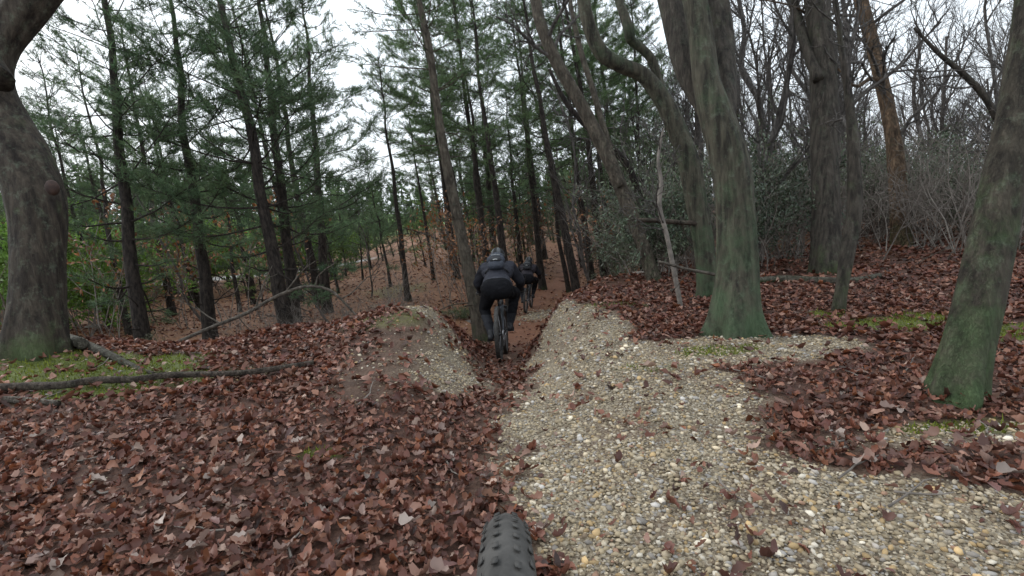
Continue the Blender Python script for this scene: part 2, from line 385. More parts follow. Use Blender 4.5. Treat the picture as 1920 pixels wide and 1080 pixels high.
# ------------------------------------------------------------------ ground sheet
def build_ground():
    nx, ny = 380, 400
    u = np.linspace(-1, 1, nx); xs = 3.2 * np.sinh(u * 5.35) / 1.0
    k = np.linspace(-.42, 1, ny); ys = 2.9 + 2.3 * np.sinh(k * 5.7 - .0)
    X, Y = np.meshgrid(xs, ys)
    Z = height(X, Y)
    V = np.stack([X, Y, Z], -1).reshape(-1, 3)
    i = np.arange(ny - 1)[:, None] * nx; j = np.arange(nx - 1)[None]
    Q = np.stack([i + j, i + j + 1, i + nx + j + 1, i + nx + j], -1).reshape(-1, 4)
    mb = MB(); mb.add(V, None, Q)
    me = mb.mesh('ground', M_ground)
    x, y = V[:, 0], V[:, 1]
    road = np.exp(-((y - (36 + .25 * (x + 18))) / 1.3) ** 4) * sm(-9.5, -11, x)
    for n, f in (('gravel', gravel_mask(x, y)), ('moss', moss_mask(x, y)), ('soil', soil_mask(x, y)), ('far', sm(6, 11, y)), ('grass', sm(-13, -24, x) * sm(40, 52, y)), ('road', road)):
        a = me.attributes.new(n, 'FLOAT', 'POINT'); a.data.foreach_set('value', np.asarray(f, np.float32))
    o = obj('ground', me); tag(o, 'sloping forest floor of fallen leaves, gravel and moss cut by the trail', None, None, 'structure')
    return o
ground = build_ground()

# ------------------------------------------------------------------ leaves and pebbles
LEAF_COL = np.array([(.16, .068, .046), (.115, .048, .034), (.20, .095, .066), (.25, .14, .10), (.085, .04, .03), (.29, .19, .155), (.21, .088, .043), (.14, .066, .056), (.34, .27, .23), (.05, .026, .02)])
LEAF_P = np.array([.19, .15, .18, .13, .09, .09, .07, .09, .025, .03]); LEAF_P /= LEAF_P.sum()
def leaf_shape(hi):
    if hi == 2:   # lobed oak leaf, midrib fold
        t = np.array([0, .16, .28, .42, .54, .68, .80, .92, 1.0]); w = np.array([.02, .12, .11, .22, .17, .27, .19, .15, .02])
    elif hi == 1:
        t = np.array([0, .3, .65, 1.0]); w = np.array([.02, .22, .26, .02])
    else:
        t = np.array([0, .55, 1.0]); w = np.array([.02, .28, .02])
    n = len(t); V = np.zeros((n, 3, 3))
    V[:, :, 0] = t[:, None] - .5; V[:, 0, 1] = w; V[:, 2, 1] = -w
    T = []
    for i in range(n - 1):
        for s in (0, 1):
            a, b_, c, d = i * 3 + s, i * 3 + s + 1, i * 3 + 3 + s, i * 3 + 4 + s
            T += [[a, c, b_], [b_, c, d]]
    return V.reshape(-1, 3), np.array(T)
def bend(V, L, fold, curl, twist):
    """V (k,3) unit leaf; arrays of n parameters -> (n,k,3)"""
    x = V[None, :, 0]; y = V[None, :, 1]
    z = fold[:, None] * np.abs(y) + curl[:, None] * (x * x * 1.6 + y * y * 3) + twist[:, None] * x * y * 3
    return np.stack([x + 0 * z, y * (1 - .3 * np.abs(fold[:, None])), z], -1) * L[:, None, None]
def scatter(mb, pts, nrm, L, hi, tilt, lift, cols, flat=None):
    n = len(pts); V, T = leaf_shape(hi)
    W = bend(V, L, rng.uniform(-.2, .95, n), rng.uniform(-1.0, 1.3, n), rng.uniform(-1.6, 1.6, n))
    nn = nrm + tilt * rng.normal(size=(n, 3)); nn /= np.linalg.norm(nn, axis=1, keepdims=True)
    a = rng.normal(size=(n, 3)); X = a - nn * np.sum(a * nn, 1, keepdims=True); X /= np.linalg.norm(X, axis=1, keepdims=True); Y = np.cross(nn, X)
    P = pts + np.array([0, 0, 1]) * lift[:, None]
    Q = P[:, None] + W[..., :1] * X[:, None] + W[..., 1:2] * Y[:, None] + W[..., 2:] * nn[:, None]
    k = len(V)
    tri = (T[None] + (np.arange(n) * k)[:, None, None]).reshape(-1, 3)
    mb.add(Q.reshape(-1, 3), tri, None, 0, np.repeat(cols, k, 0))
def leaf_cols(n):
    c = LEAF_COL[rng.choice(len(LEAF_COL), n, p=LEAF_P)] * rng.uniform(.55, 1.3, (n, 1)) * np.array([1.18, 1.0, .90]); return c
def sample_litter(n, y0, y1, side=1.18, extra=1.3, keep_g=.055):
    y = rng.uniform(y0, y1, n); x = rng.uniform(-1, 1, n) * (y * side + extra)
    p = 1.0 - (1 - keep_g) * sm(.04, .7, gravel_mask(x, y) + .25 * fbm(x * 5, y * 5, 6)); p *= 1 - .86 * sm(.3, .9, moss_mask(x, y)); p *= 1 - .82 * soil_mask(x, y)
    m = rng.random(n) < p
    return x[m], y[m]
litter = MB()
def rect_area(y0, y1, side=1.18, extra=1.3): return (y1 - y0) * ((y0 + y1) * side + 2 * extra)
near = None
for (y0, y1, dens, hi, Ls, tilt) in ((.55, 3.0, 1350, 2, (.034, .080), .30), (3.0, 5.6, 850, 1, (.045, .09), .26), (5.6, 9, 200, 1, (.06, .11), .3), (9, 17, 36, 0, (.08, .14), .2), (17, 34, 13, 0, (.10, .18), .2)):
    n = int(rect_area(y0, y1) * dens)
    x, y = sample_litter(n, y0, y1)
    pts = np.stack([x, y, height(x, y)], -1)
    scatter(litter, pts, normal(x, y), rng.uniform(*Ls, len(x)) * rng.choice([1, 1, .8, .6], len(x)), hi, tilt, rng.uniform(.005, .028, len(x)), leaf_cols(len(x)))
lo = litter.build('leaf_litter', M_leaf, None, True, True)
tag(lo, 'mat of fallen red-brown oak leaves covering the forest floor', 'leaf litter', None, 'stuff')
# the leaves that show largest, one by one
V, T = leaf_shape(2); leaf_meshes = []
for k in range(10):
    mb = MB(); W = bend(V, np.array([1.0]), rng.uniform(.1, .7, 1), rng.uniform(-.4, .8, 1), rng.uniform(-1, 1, 1))[0]
    mb.add(W, T, None, 0, LEAF_COL[[0, 1, 2, 3, 4, 5, 6, 7, 8, 3][k]]); leaf_meshes.append(mb.mesh('leaf', M_leaf, True, True))
cnt = 0
while cnt < 290:
    y = rng.uniform(1.05, 2.6); x = rng.uniform(-1.08, 1.08) * (y * .98 + .1)
    g = float(gravel_mask(x, y)); 
    if rng.random() < .93 * sm(.2, .6, g) or moss_mask(x, y) > .5: continue
    o = obj('leaf', leaf_meshes[rng.integers(10)], ground)
    s = rng.uniform(.055, .092); n = Vector(normal(np.array([x]), np.array([y]))[0]) + Vector(rng.normal(size=3) * .2)
    o.matrix_local = Matrix.Translation((x, y, float(height(x, y)) + rng.uniform(.018, .032))) @ n.to_track_quat('Z', 'Y').to_matrix().to_4x4() @ Matrix.Rotation(rng.uniform(0, 6.28), 4, 'Z') @ Matrix.Scale(s, 4)
    cnt += 1

def ico():
    t = (1 + 5 ** .5) / 2
    v = np.array([[-1, t, 0], [1, t, 0], [-1, -t, 0], [1, -t, 0], [0, -1, t], [0, 1, t], [0, -1, -t], [0, 1, -t], [t, 0, -1], [t, 0, 1], [-t, 0, -1], [-t, 0, 1]]) / math.sqrt(1 + t * t)
    f = np.array([[0, 11, 5], [0, 5, 1], [0, 1, 7], [0, 7, 10], [0, 10, 11], [1, 5, 9], [5, 11, 4], [11, 10, 2], [10, 7, 6], [7, 1, 8], [3, 9, 4], [3, 4, 2], [3, 2, 6], [3, 6, 8], [3, 8, 9], [4, 9, 5], [2, 4, 11], [6, 2, 10], [8, 6, 7], [9, 8, 1]])
    return v, f
IV, IF = ico()
STONE = np.array([1.14, 1.09, 1.02]) * np.array([(.42, .35, .24), (.50, .43, .32), (.34, .285, .20), (.60, .54, .43), (.30, .28, .26), (.44, .32, .17), (.66, .62, .54), (.22, .17, .12), (.40, .39, .38), (.38, .24, .17)])
STONE_P = np.array([.2, .18, .16, .10, .10, .07, .04, .08, .05, .02]); STONE_P /= STONE_P.sum()
def pebbles(mb, x, y, s):
    n = len(x); a = rng.uniform(0, 6.28, n); ca, sa = np.cos(a), np.sin(a)
    W = IV[None] * (1 + rng.uniform(-.25, .25, (n, 12, 1)))
    W = W * (s[:, None] * np.stack([rng.uniform(.8, 1.5, n), rng.uniform(.65, 1, n), rng.uniform(.4, .75, n)], -1))[:, None]
    Q = np.stack([W[..., 0] * ca[:, None] - W[..., 1] * sa[:, None], W[..., 0] * sa[:, None] + W[..., 1] * ca[:, None], W[..., 2] + W[..., 0] * rng.uniform(-.35, .35, n)[:, None]], -1)
    Q = Q + np.stack([x, y, height(x, y) + s * .18], -1)[:, None]
    c = STONE[rng.choice(len(STONE), n, p=STONE_P)] * rng.uniform(.8, 1.2, (n, 1))
    mb.add(Q.reshape(-1, 3), (IF[None] + (np.arange(n) * 12)[:, None, None]).reshape(-1, 3), None, 0, np.repeat(c, 12, 0))
gp = MB()
for (y0, y1, dens, s0, s1) in ((.6, 2.2, 6200, .0042, .0125), (2.2, 4.0, 3000, .0045, .013), (4.0, 7.0, 1100, .006, .016)):
    xl, xr = -2.4, 3.2
    n = int((y1 - y0) * (xr - xl) * dens); x = rng.uniform(xl, xr, n); y = rng.uniform(y0, y1, n)
    m = (rng.random(n) < sm(.12, .75, gravel_mask(x, y)) + .012 + .10 * blob(x, y, E_L, .6, 1.0)) & (np.abs(x) < y * 1.1 + .8)
    x, y = x[m], y[m]; pebbles(gp, x, y, s0 + (s1 - s0) * (rng.random(len(x)) ** 2.6 + .8 * (rng.random(len(x)) > .985)))
x = rng.normal(S_2[0], .5, 700); y = rng.normal(S_2[1], .7, 700); pebbles(gp, x, y, rng.uniform(.01, .03, 700))
x = rng.normal(-2.6, 1.0, 160); y = rng.normal(3.5, .3, 160); pebbles(gp, x, y, rng.uniform(.006, .018, 160))
go = gp.build('gravel', M_stone, None, True, True)
tag(go, 'pale yellow-grey gravel spread along the right of the trail', 'gravel', None, 'stuff')
peb_meshes = []
for k in range(8):
    mb = MB(); W = IV * (1 + rng.uniform(-.22, .22, (12, 1))) * np.array([1.3, .9, .6]); mb.add(W, IF, None, 0, STONE[[0, 1, 3, 4, 5, 6, 8, 1][k]]); peb_meshes.append(mb.mesh('pebble', M_stone, True, True))
cnt = 0
while cnt < 290:
    y = 1.1 + 3.9 * rng.random() ** 1.5; x = rng.uniform(-1.4, 2.2)
    if gravel_mask(x, y) < .45: continue
    o = obj('pebble', peb_meshes[rng.integers(8)], ground); s = rng.uniform(.007, .014) * (1 + .12 * y)
    o.matrix_local = Matrix.Translation((x, y, float(height(x, y)) + s * .25)) @ Matrix.Rotation(rng.uniform(0, 6.28), 4, 'Z') @ Matrix.Rotation(rng.normal() * .3, 4, 'X') @ Matrix.Scale(s, 4)
    cnt += 1

# moss fuzz: short green blades standing on the mossy ground
mb = MB()
for (p, rx, ry, w) in MOSS[:-1]:
    n = int(26000 * rx * ry + 500); x = p[0] + rng.uniform(-1.4, 1.4, n) * rx; y = p[1] + rng.uniform(-1.4, 1.4, n) * ry
    m = rng.random(n) < sm(.3, .8, moss_mask(x, y)); x, y = x[m], y[m]; n = len(x)
    base = np.stack([x, y, height(x, y)], -1); d = rng.normal(size=(n, 3)) * .5 + np.array([0, 0, 1]); h = rng.uniform(.006, .022, n)
    side = rng.normal(size=(n, 3)); side[:, 2] = 0; side /= np.linalg.norm(side, axis=1, keepdims=True)
    Q = np.stack([base - side * .005, base + side * .005, base + d * h[:, None]], 1)
    c = np.array([.12, .155, .032]) * rng.uniform(.5, 1.7, (n, 1)) * np.array([1, 1, .8]) + rng.uniform(0, .05, (n, 1)) * np.array([1, .5, 0])
    mb.add(Q.reshape(-1, 3), np.arange(3 * n).reshape(-1, 3), None, 0, np.repeat(c, 3, 0))
tag(mb.build('moss', M_mossg, None, False, True), 'bright green moss growing in cushions round the tree feet', 'moss', None, 'stuff')
# ------------------------------------------------------------------ trees
def unit(v): v = np.asarray(v, float); return v / (np.linalg.norm(v) + 1e-9)
def catmull(P, step):
    P = np.asarray(P, float); Q = np.concatenate([[2 * P[0] - P[1]], P, [2 * P[-1] - P[-2]]]); out = []
    for i in range(1, len(Q) - 2):
        n = max(2, int(np.linalg.norm(Q[i + 1][:3] - Q[i][:3]) / step)); t = np.linspace(0, 1, n, endpoint=False)[:, None]
        a, b_, c, d = Q[i - 1], Q[i], Q[i + 1], Q[i + 2]
        out.append(.5 * (2 * b_ + (c - a) * t + (2 * a - 5 * b_ + 4 * c - d) * t ** 2 + (3 * b_ - a - 3 * c + d) * t ** 3))
    out.append(P[-1:]); return np.concatenate(out)
def grow(mb, p, d, L, r, lvl, maxl, up=.25, wander=.25, kids=(5, 5, 4), ang=(.6, 1.0), mat=0, tips=None, thin=.0035, start=.25, keep=.62):
    n = 7 if lvl < 2 else (5 if lvl < maxl else 4)
    P = [np.asarray(p, float)]; d = unit(d); D = [d]
    for i in range(n - 1):
        d = unit(d + wander * rng.normal(size=3) * .5 + np.array([0, 0, up * .25])); P.append(P[-1] + d * L / (n - 1)); D.append(d)
    P = np.array(P); rr = np.linspace(r, max(r * .35, thin), n)
    mb.tube(P, rr, (8, 6, 4, 3, 3)[min(lvl, 4)], mat, caps=False)
    if tips is not None and lvl >= maxl - 1:
        for i in range(1, n): tips.append((P[i], D[i]))
    if lvl >= maxl: return
    k = kids[min(lvl, len(kids) - 1)]; k = max(1, int(k + rng.integers(-1, 2)))
    for j in range(k):
        t = start + (1 - start) * (j + rng.random()) / k; t = min(t, .98); f = t * (n - 1); i = int(f)
        q = P[i] + (P[min(i + 1, n - 1)] - P[i]) * (f - i)
        a = rng.uniform(*ang); s = rng.normal(size=3); s = unit(s - D[i] * (s @ D[i]))
        grow(mb, q, D[i] * math.cos(a) + s * math.sin(a), L * rng.uniform(.38, .62) * (1.15 - .5 * t), max(rr[i] * keep, thin), lvl + 1, maxl, up, wander, kids, ang, mat, tips, thin, .15, keep)
def rough_fn(flare=0.0, seed=0, amp=.07, base=0.0, lobes=5, fh=.2, ridge=0.0):
    def fn(P, th):
        z = P[:, 2:3]; c = np.cos(th)[None]; s = np.sin(th)[None]
        f = 1 + amp * 2 * fbm(c * 1.3 + seed * 3.7 + z * .2, s * 1.3 + z * 1.4, 2) + amp * 1.1 * vnoise(th[None] * 24 / 6.2832 + seed + 0 * z + .6 * np.sin(z * 3), z * 1.6 + 0 * th[None], 5)
        if ridge:
            k = vnoise(th[None] * 15 / 6.2832 * 1.0 + seed * 5 + .9 * vnoise(z * 2.2 + 0 * th[None], th[None] * 2 + 0 * z, 3), z * 2.4 + 0 * th[None], 7); f = f + ridge * (1 - 4 * np.abs(k)) + ridge * .8 * vnoise(th[None] * 40 / 6.2832 + seed, z * 7 + 0 * th[None], 1)
        if flare:
            e = np.exp(-np.clip(z - base, 0, 9) / fh)
            f = f + flare * e * (.55 + .6 * np.cos(lobes * th + seed)[None] + .25 * np.cos(2 * th - seed)[None])
        return f
    return fn
def hero_tree(name, label, mat, stems, depth, group=None, flare=.0, sides=28, step=.07, twigs=0, twig_len=1.5, amp=.07, cat='tree', top=3.0, knot=None, crown_mat=None, gap=.5, limb_mat=None):
    """stems: pixel polylines (x, y, width) standing at their own distance; the first starts at the foot"""
    S = []
    for st in stems:
        pts, dd = (st if isinstance(st, tuple) else (st, 0.0)); n = len(pts)
        S.append(np.array([np.append(at(x, y, depth + dd * i / max(1, n - 1)), .90 * w / FPX * (depth + dd * i / max(1, n - 1)) / 2 / math.sqrt(1 + ((x - 960) / FPX) ** 2)) for i, (x, y, w) in enumerate(pts)]))
    a, b_ = S[0][0], S[0][1]
    foot = np.array([a[0], a[1], float(height(a[0], a[1]))]); S[0][0][2] = min(a[2], foot[2]) if a[2] < foot[2] + .3 else foot[2]
    under = S[0][0].copy(); under[2] = min(foot[2], under[2]) - .2; S[0] = np.concatenate([[under], S[0]])
    root = empty(name, foot); tag(root, label, cat, group)
    mb = MB(); cr = MB()
    for k, s in enumerate(S):
        s = s.copy(); s[:, :3] -= foot
        if s[-1, 2] + foot[2] > 2.0 and top:      # goes on above the picture
            d = unit(s[-1, :3] - s[-2, :3]); d = unit(d + np.array([0, 0, .5]))
            for j in range(1, 4): s = np.concatenate([s, [np.append(s[-1, :3] + unit(d + .25 * rng.normal(size=3)) * top / 3, s[-1, 3] * .72)]])
        C = catmull(s, step)
        if k and limb_mat: mb2 = MB()
        (mb2 if k and limb_mat else mb).tube(C[:, :3], np.maximum(C[:, 3], .004), sides, 0, fn=rough_fn(flare if k == 0 else 0, k + depth, amp, ridge=.03 if sides >= 40 else .02))
        if k and limb_mat: mb2.build('limb', limb_mat, root)
        m = len(C)
        for j in range(twigs):
            i = int(m * (gap + (1 - gap) * rng.random())); i = min(i, m - 2)
            d = unit(C[i + 1, :3] - C[i, :3]); q = rng.normal(size=3); q = unit(q - d * (q @ d)); an = rng.uniform(.5, 1.2)
            grow(cr, C[i, :3], d * math.cos(an) + q * math.sin(an), twig_len * rng.uniform(.5, 1.2), min(C[i, 3] * .4, .03), 1, 3, up=.2, wander=.35, kids=(5, 5, 4))
    if knot is not None:
        for (px, py, dd, w, m_) in knot:
            c = at(px, py, depth + dd) - foot
            mb.add(IV_S * np.array([w, w * .8, w * 1.2]) + c, IF_S, None, m_)
    mb.build('trunk', [mat, M_knot], root)
    if cr.n: cr.build('crown', crown_mat or M_bare, root)
    return root
M_knot = plain('old_wound', (.05, .026, .019), .8, var=.4, scale=20, bump=.6)
def subdiv(v, f):
    mids = {}; v = [tuple(p) for p in v]; F = []
    def mid(a, b_):
        k = (min(a, b_), max(a, b_))
        if k not in mids: p = unit(np.add(v[a], v[b_])); v.append(tuple(p)); mids[k] = len(v) - 1
        return mids[k]
    for a, b_, c in f:
        x, y, z = mid(a, b_), mid(b_, c), mid(c, a); F += [[a, x, z], [b_, y, x], [c, z, y], [x, y, z]]
    return np.array(v), np.array(F)
IV_S, IF_S = subdiv(IV, IF)

# --- near broadleaf trees
dB = 4.0
hero_tree('oak_tree', 'thick curved oak trunk with a knot, standing beside the moss on the left bank', M_left,
    [([(70, 660, 128), (72, 560, 122), (72, 450, 124), (66, 370, 132), (38, 290, 128), (2, 215, 112), (-16, 150, 104), (-6, 90, 104), (22, 45, 106), (62, -8, 108), (110, -70, 104), (150, -150, 98)], .3),
     ([(-10, 150, 90), (-55, 70, 84), (-90, -20, 78), (-130, -150, 70)], .6)],
    3.95, flare=.35, sides=72, step=.03, twigs=5, knot=[(98, 352, -.070, .050, 1)])
hero_tree('oak_tree', 'mossy three-stemmed oak with green flared foot at the gravel edge', M_oak,
    [([(1378, 648, 100), (1380, 600, 96), (1384, 500, 88), (1381, 400, 84), (1368, 300, 84), (1345, 225, 74), (1324, 150, 56), (1312, 60, 50), (1298, -20, 48), (1280, -120, 46)], -.15),
     ([(1350, 245, 52), (1322, 195, 48), (1290, 135, 50), (1270, 60, 52), (1254, -20, 52), (1230, -120, 48)], .35),
     ([(1356, 240, 46), (1358, 185, 50), (1354, 120, 56), (1348, 60, 60), (1338, -20, 56), (1330, -120, 50)], .45)],
    dB, limb_mat=M_oak_d, flare=.55, sides=72, step=.03, twigs=6, amp=.08, gap=.55)
hero_tree('oak_tree', 'leaning oak trunk with bright green mossy foot on the leaf-covered right bank', M_oak_g,
    [([(1778, 800, 118), (1796, 720, 112), (1826, 600, 104), (1852, 480, 100), (1880, 350, 98), (1908, 220, 94), (1926, 100, 92), (1938, 0, 88), (1945, -120, 80)], .1)],
    2.5, flare=.42, sides=72, step=.025, twigs=7, gap=.5)
hero_tree('oak_tree', 'straight dark oak trunk rising behind the fallen log and thin leaning sapling', M_oak_d,
    [([(1553, 535, 66), (1550, 450, 62), (1547, 330, 60), (1546, 200, 58), (1540, 90, 55), (1530, -10, 52), (1522, -100, 48)], .2),
     ([(1535, 150, 26), (1512, 90, 24), (1492, 20, 22), (1470, -60, 20)], .5)],
    6.3, flare=.3, sides=24, step=.08, twigs=16, twig_len=1.6, gap=.2)
hero_tree('sapling_tree', 'thin leaning sapling with dark bent foot growing from the leaves', M_oak_d,
    [([(1571, 590, 25), (1578, 540, 26), (1590, 470, 34), (1602, 400, 36), (1602, 300, 30), (1594, 200, 20), (1584, 130, 15), (1574, 60, 12)], .1)],
    4.55, flare=.3, sides=16, step=.06, twigs=9, twig_len=.9, gap=.3)
hero_tree('oak_tree', 'rust-stained slanting trunk in the bare thicket behind the bushes', M_rust,
    [([(1694, 520, 46), (1690, 430, 44), (1682, 320, 40), (1668, 220, 34), (1648, 130, 31), (1622, 30, 29), (1600, -60, 26)], .4),
     ([(1655, 150, 14), (1630, 148, 10), (1598, 160, 7)], -.2)],
    8.0, flare=.3, sides=20, step=.1, twigs=14, twig_len=1.5, gap=.25)
hero_tree('bent_tree', 'dark bare trunk bowed over to the side above the laurel thicket', M_oak_d,
    [([(1905, 500, 22), (1896, 380, 22), (1882, 260, 19), (1852, 190, 17), (1810, 142, 15), (1760, 100, 11), (1714, 52, 7)], -.2)],
    7.0, flare=.2, sides=14, step=.08, twigs=12, twig_len=1.3, gap=.3, top=0)
hero_tree('twisted_tree', 'crooked tree with an S-bent limb and a sawn-off stub beside the three-stemmed oak', M_oak,
    [([(1330, 545, 44), (1322, 470, 44), (1306, 380, 44), (1290, 300, 46), (1262, 225, 40), (1238, 180, 36), (1205, 140, 30), (1165, 122, 29), (1128, 98, 29), (1106, 50, 27), (1094, 0, 25), (1082, -60, 23)], -.3),
     ([(1246, 190, 24), (1234, 150, 20), (1222, 112, 19), (1200, 88, 18), (1182, 74, 19), (1179, 54, 21)], -.2)],
    5.6, flare=.3, sides=22, step=.05, twigs=3, twig_len=1.2, gap=.6, top=2.0)
hero_tree('leaning_tree', 'pale smooth trunk leaning far over behind the laurel bush', M_pine_l,
    [([(1232, 545, 29), (1212, 480, 29), (1182, 395, 29), (1142, 300, 28), (1092, 200, 27), (1040, 110, 26), (1012, 40, 25), (1000, -20, 24)], .3),
     ([(1165, 350, 16), (1135, 250, 14), (1112, 170, 12), (1085, 80, 11)], .6)],
    7.0, flare=.2, sides=18, step=.08, twigs=9, twig_len=1.4, gap=.45)
hero_tree('dead_tree', 'thin blackened dead trunk tilted across the pale leaning trunk', M_pine,
    [([(1230, 420, 13), (1190, 340, 15), (1150, 280, 15), (1100, 235, 14), (1060, 190, 10), (1030, 130, 7)], .1)],
    7.8, flare=0, sides=12, step=.1, twigs=5, twig_len=.6, gap=.1, top=0, cat='dead tree')
hero_tree('sapling_tree', 'thin pale crooked sapling in front of the laurel bush', M_twig,
    [([(1276, 560, 11), (1262, 500, 11), (1250, 440, 10), (1236, 385, 11), (1240, 340, 9), (1234, 300, 7), (1244, 240, 5)], .1)],
    5.2, flare=0, sides=10, step=.05, twigs=7, twig_len=.5, gap=.3, top=0)

# --- pines
def tufts(C, D, K, Lr, w, c0):
    """needle tufts: K thin triangles fanned round every centre"""
    n = len(C); d = D[:, None] * .55 + rng.normal(size=(n, K, 3)) * .62; d /= np.linalg.norm(d, axis=2, keepdims=True)
    L = rng.uniform(*Lr, (n, K, 1)); b_ = C[:, None] + D[:, None] * rng.uniform(-.06, .05, (n, K, 1))
    s = np.cross(d, rng.normal(size=(n, K, 3))); s /= np.linalg.norm(s, axis=2, keepdims=True) + 1e-9
    Q = np.stack([b_ - s * w, b_ + s * w, b_ + d * L], 2).reshape(-1, 3)
    c = np.array(c0) * rng.uniform(.55, 1.5, (n, 1)) * np.array([1, 1, 1]) + rng.uniform(-.012, .018, (n, 1)) * np.array([1, .6, 0])
    return Q, np.repeat(np.clip(c, .004, 1), K * 3, 0)
def make_pine(H, r0, live, spread, tint, K=13, whorl=.42, Lr=(.07, .15), dense=1.0, mat=None, w=.0045, skip=.14):
    tr = MB(); cr = MB(); tc_, td_ = [], []
    n = 16; z = np.linspace(-.25, H, n); wob = np.cumsum(rng.normal(size=(n, 2)) * .035, 0); wob -= wob[0]
    P = np.column_stack([wob * np.clip(z / H * 2, 0, 1)[:, None], z]); r = r0 * (1 - .88 * np.clip(z / H, 0, 1) ** .9) * (1 + .35 * np.exp(-np.clip(z, 0, 9) / .15))
    C = catmull(np.column_stack([P, r]), .22); tr.tube(C[:, :3], C[:, 3], 12, 0, fn=rough_fn(0, rng.integers(50), .07))
    zz = H * .07
    while zz < H * .985:
        t = zz / H; f = np.interp(zz, z, np.arange(n)); i = int(f); p0 = P[i] + (P[min(i + 1, n - 1)] - P[i]) * (f - i)
        a0 = rng.uniform(0, 6.28); kk = rng.integers(2, 5) if t < live else rng.integers(3, 6)
        for j in range(kk):
            a = a0 + j * 6.28 / kk + rng.normal() * .3; hor = np.array([math.cos(a), math.sin(a), 0])
            if t < live:
                if rng.random() < .25: continue
                L = spread * rng.uniform(.12, .6); d = unit(hor + np.array([0, 0, rng.uniform(-.25, .35)]))
                grow(tr, p0 + np.array([0, 0, rng.normal() * .12]), d, L, max(.010, r0 * .11), 2, 3 if L > .5 else 2, up=.1, wander=.45, kids=(3, 3, 2), ang=(.5, 1.1), start=.3, thin=.004)
                continue
            if rng.random() < skip: continue
            prof = min(1, .55 + (t - live) * 2.2) * (1 - max(0, (t - live - .15) / (1 - live - .1)) ** 1.5 * .85)
            L = spread * prof * rng.uniform(.45, 1.3); el = -.12 + .75 * ((t - live) / (1 - live)) ** 1.3 + rng.normal() * .22
            d = unit(hor * math.cos(el) + np.array([0, 0, math.sin(el)]))
            m = 6; B = [p0]
            for q in range(m - 1): d = unit(d + np.array([0, 0, .10]) + rng.normal(size=3) * .12); B.append(B[-1] + d * L / (m - 1))
            B = np.array(B); cr.tube(B, np.linspace(max(.012, r0 * .16 * (1.2 - t)), .005, m), 5, 0, caps=False)
            ns = max(3, int(L / .17 * dense))
            for q in range(ns):
                u = .38 + .62 * ((q + rng.random()) / ns) ** .8; f2 = min(u * (m - 1), m - 1.01); i2 = int(f2); bp = B[i2] + (B[i2 + 1] - B[i2]) * (f2 - i2); bd = unit(B[i2 + 1] - B[i2])
                s = unit(np.cross(bd, [0, 0, 1])) * (1 if q % 2 else -1); sd_ = unit(bd * .7 + s * .8 + np.array([0, 0, rng.normal() * .25 + .15])); sl = L * .34 * (1.15 - .6 * u) * rng.uniform(.6, 1.2) + .08
                e = bp + sd_ * sl; cr.tube(np.array([bp, bp + sd_ * sl * .5 + [0, 0, .01], e]), [.006, .005, .003], 3, 0, caps=False)
                nt_ = max(2, int(sl / .085 * dense))
                for w_ in range(nt_):
                    g = .3 + .75 * (w_ + rng.random()) / nt_; tc_.append(bp + sd_ * sl * g + rng.normal(size=3) * .03); td_.append(unit(sd_ + [0, 0, .35]))
            tc_.append(B[-1]); td_.append(d)
        zz += whorl * rng.uniform(.7, 1.3) * (1 if t < .8 else .7)
    Q, c = tufts(np.array(tc_), np.array(td_), K, Lr, w, tint)
    cr.add(Q, np.arange(len(Q)).reshape(-1, 3), None, 1, c)
    mat = mat or M_pine
    return tr.mesh('trunk', mat), cr.mesh('crown', [mat, M_needle], True, True), H, len(tc_)
DK = (.085, .135, .066); MD = (.105, .165, .070); LT = (.13, .20, .055)
PINES = {
    'tall': [make_pine(9.5, .13, .36, 1.55, MD), make_pine(8.4, .11, .42, 1.35, MD), make_pine(10.5, .14, .33, 1.7, DK)],
    'low': [make_pine(9.0, .14, .15, 1.9, DK, K=15, dense=1.2, skip=.2, whorl=.40), make_pine(8.0, .13, .19, 1.8, DK, K=15, dense=1.2, skip=.2, whorl=.40)],
    'thin': [make_pine(8.5, .085, .45, 1.1, MD), make_pine(7.5, .08, .38, 1.2, MD)],
    'young': [make_pine(3.6, .05, .06, 1.15, LT, dense=1.1), make_pine(4.6, .06, .05, 1.3, LT, dense=1.1)], 'dusky': [make_pine(4.2, .05, .06, 1.25, DK, dense=1.2, K=15), make_pine(5.2, .06, .08, 1.4, DK, dense=1.2, K=15)],
    'crowned': [make_pine(11, .13, .38, 2.1, MD, dense=1.3, K=16), make_pine(10, .12, .42, 2.0, MD, dense=1.3, K=16)],
    'pale': [make_pine(10.5, .13, .42, 1.5, MD, mat=M_pine_l)],
}
def set_tree(kind, base, axis=(0, 0, 1), scale=1.0, name='pine_tree', label='', group=None, cat='tree', k=None, src=PINES):
    tm, cm, H, _ = src[kind][(k if k is not None else rng.integers(99)) % len(src[kind])]
    root = empty(name, base); root.rotation_mode = 'QUATERNION'
    q = Vector((0, 0, 1)).rotation_difference(Vector(axis)); root.rotation_quaternion = q @ Quaternion((0, 0, 1), rng.uniform(0, 6.28))
    root.scale = (scale,) * 3; tag(root, label, cat, group)
    obj('trunk', tm, root); obj('crown', cm, root)
    return root
def stand(kind, p_low, p_high, depth, label, scale=1.0, k=None, name='pine_tree', group=None, src=PINES):
    a = at(*p_low, depth); b_ = at(*p_high, depth); d = unit(b_ - a)
    ts = np.linspace(-6, 6, 3000); L = a[None] + d[None] * ts[:, None]; i = np.argmax(L[:, 2] > height(L[:, 0], L[:, 1])); base = L[i]
    return set_tree(kind, base, d, scale, name, label, group, 'tree', k, src)
GP = 'pines named by what they stand beside'
TAKEN = []
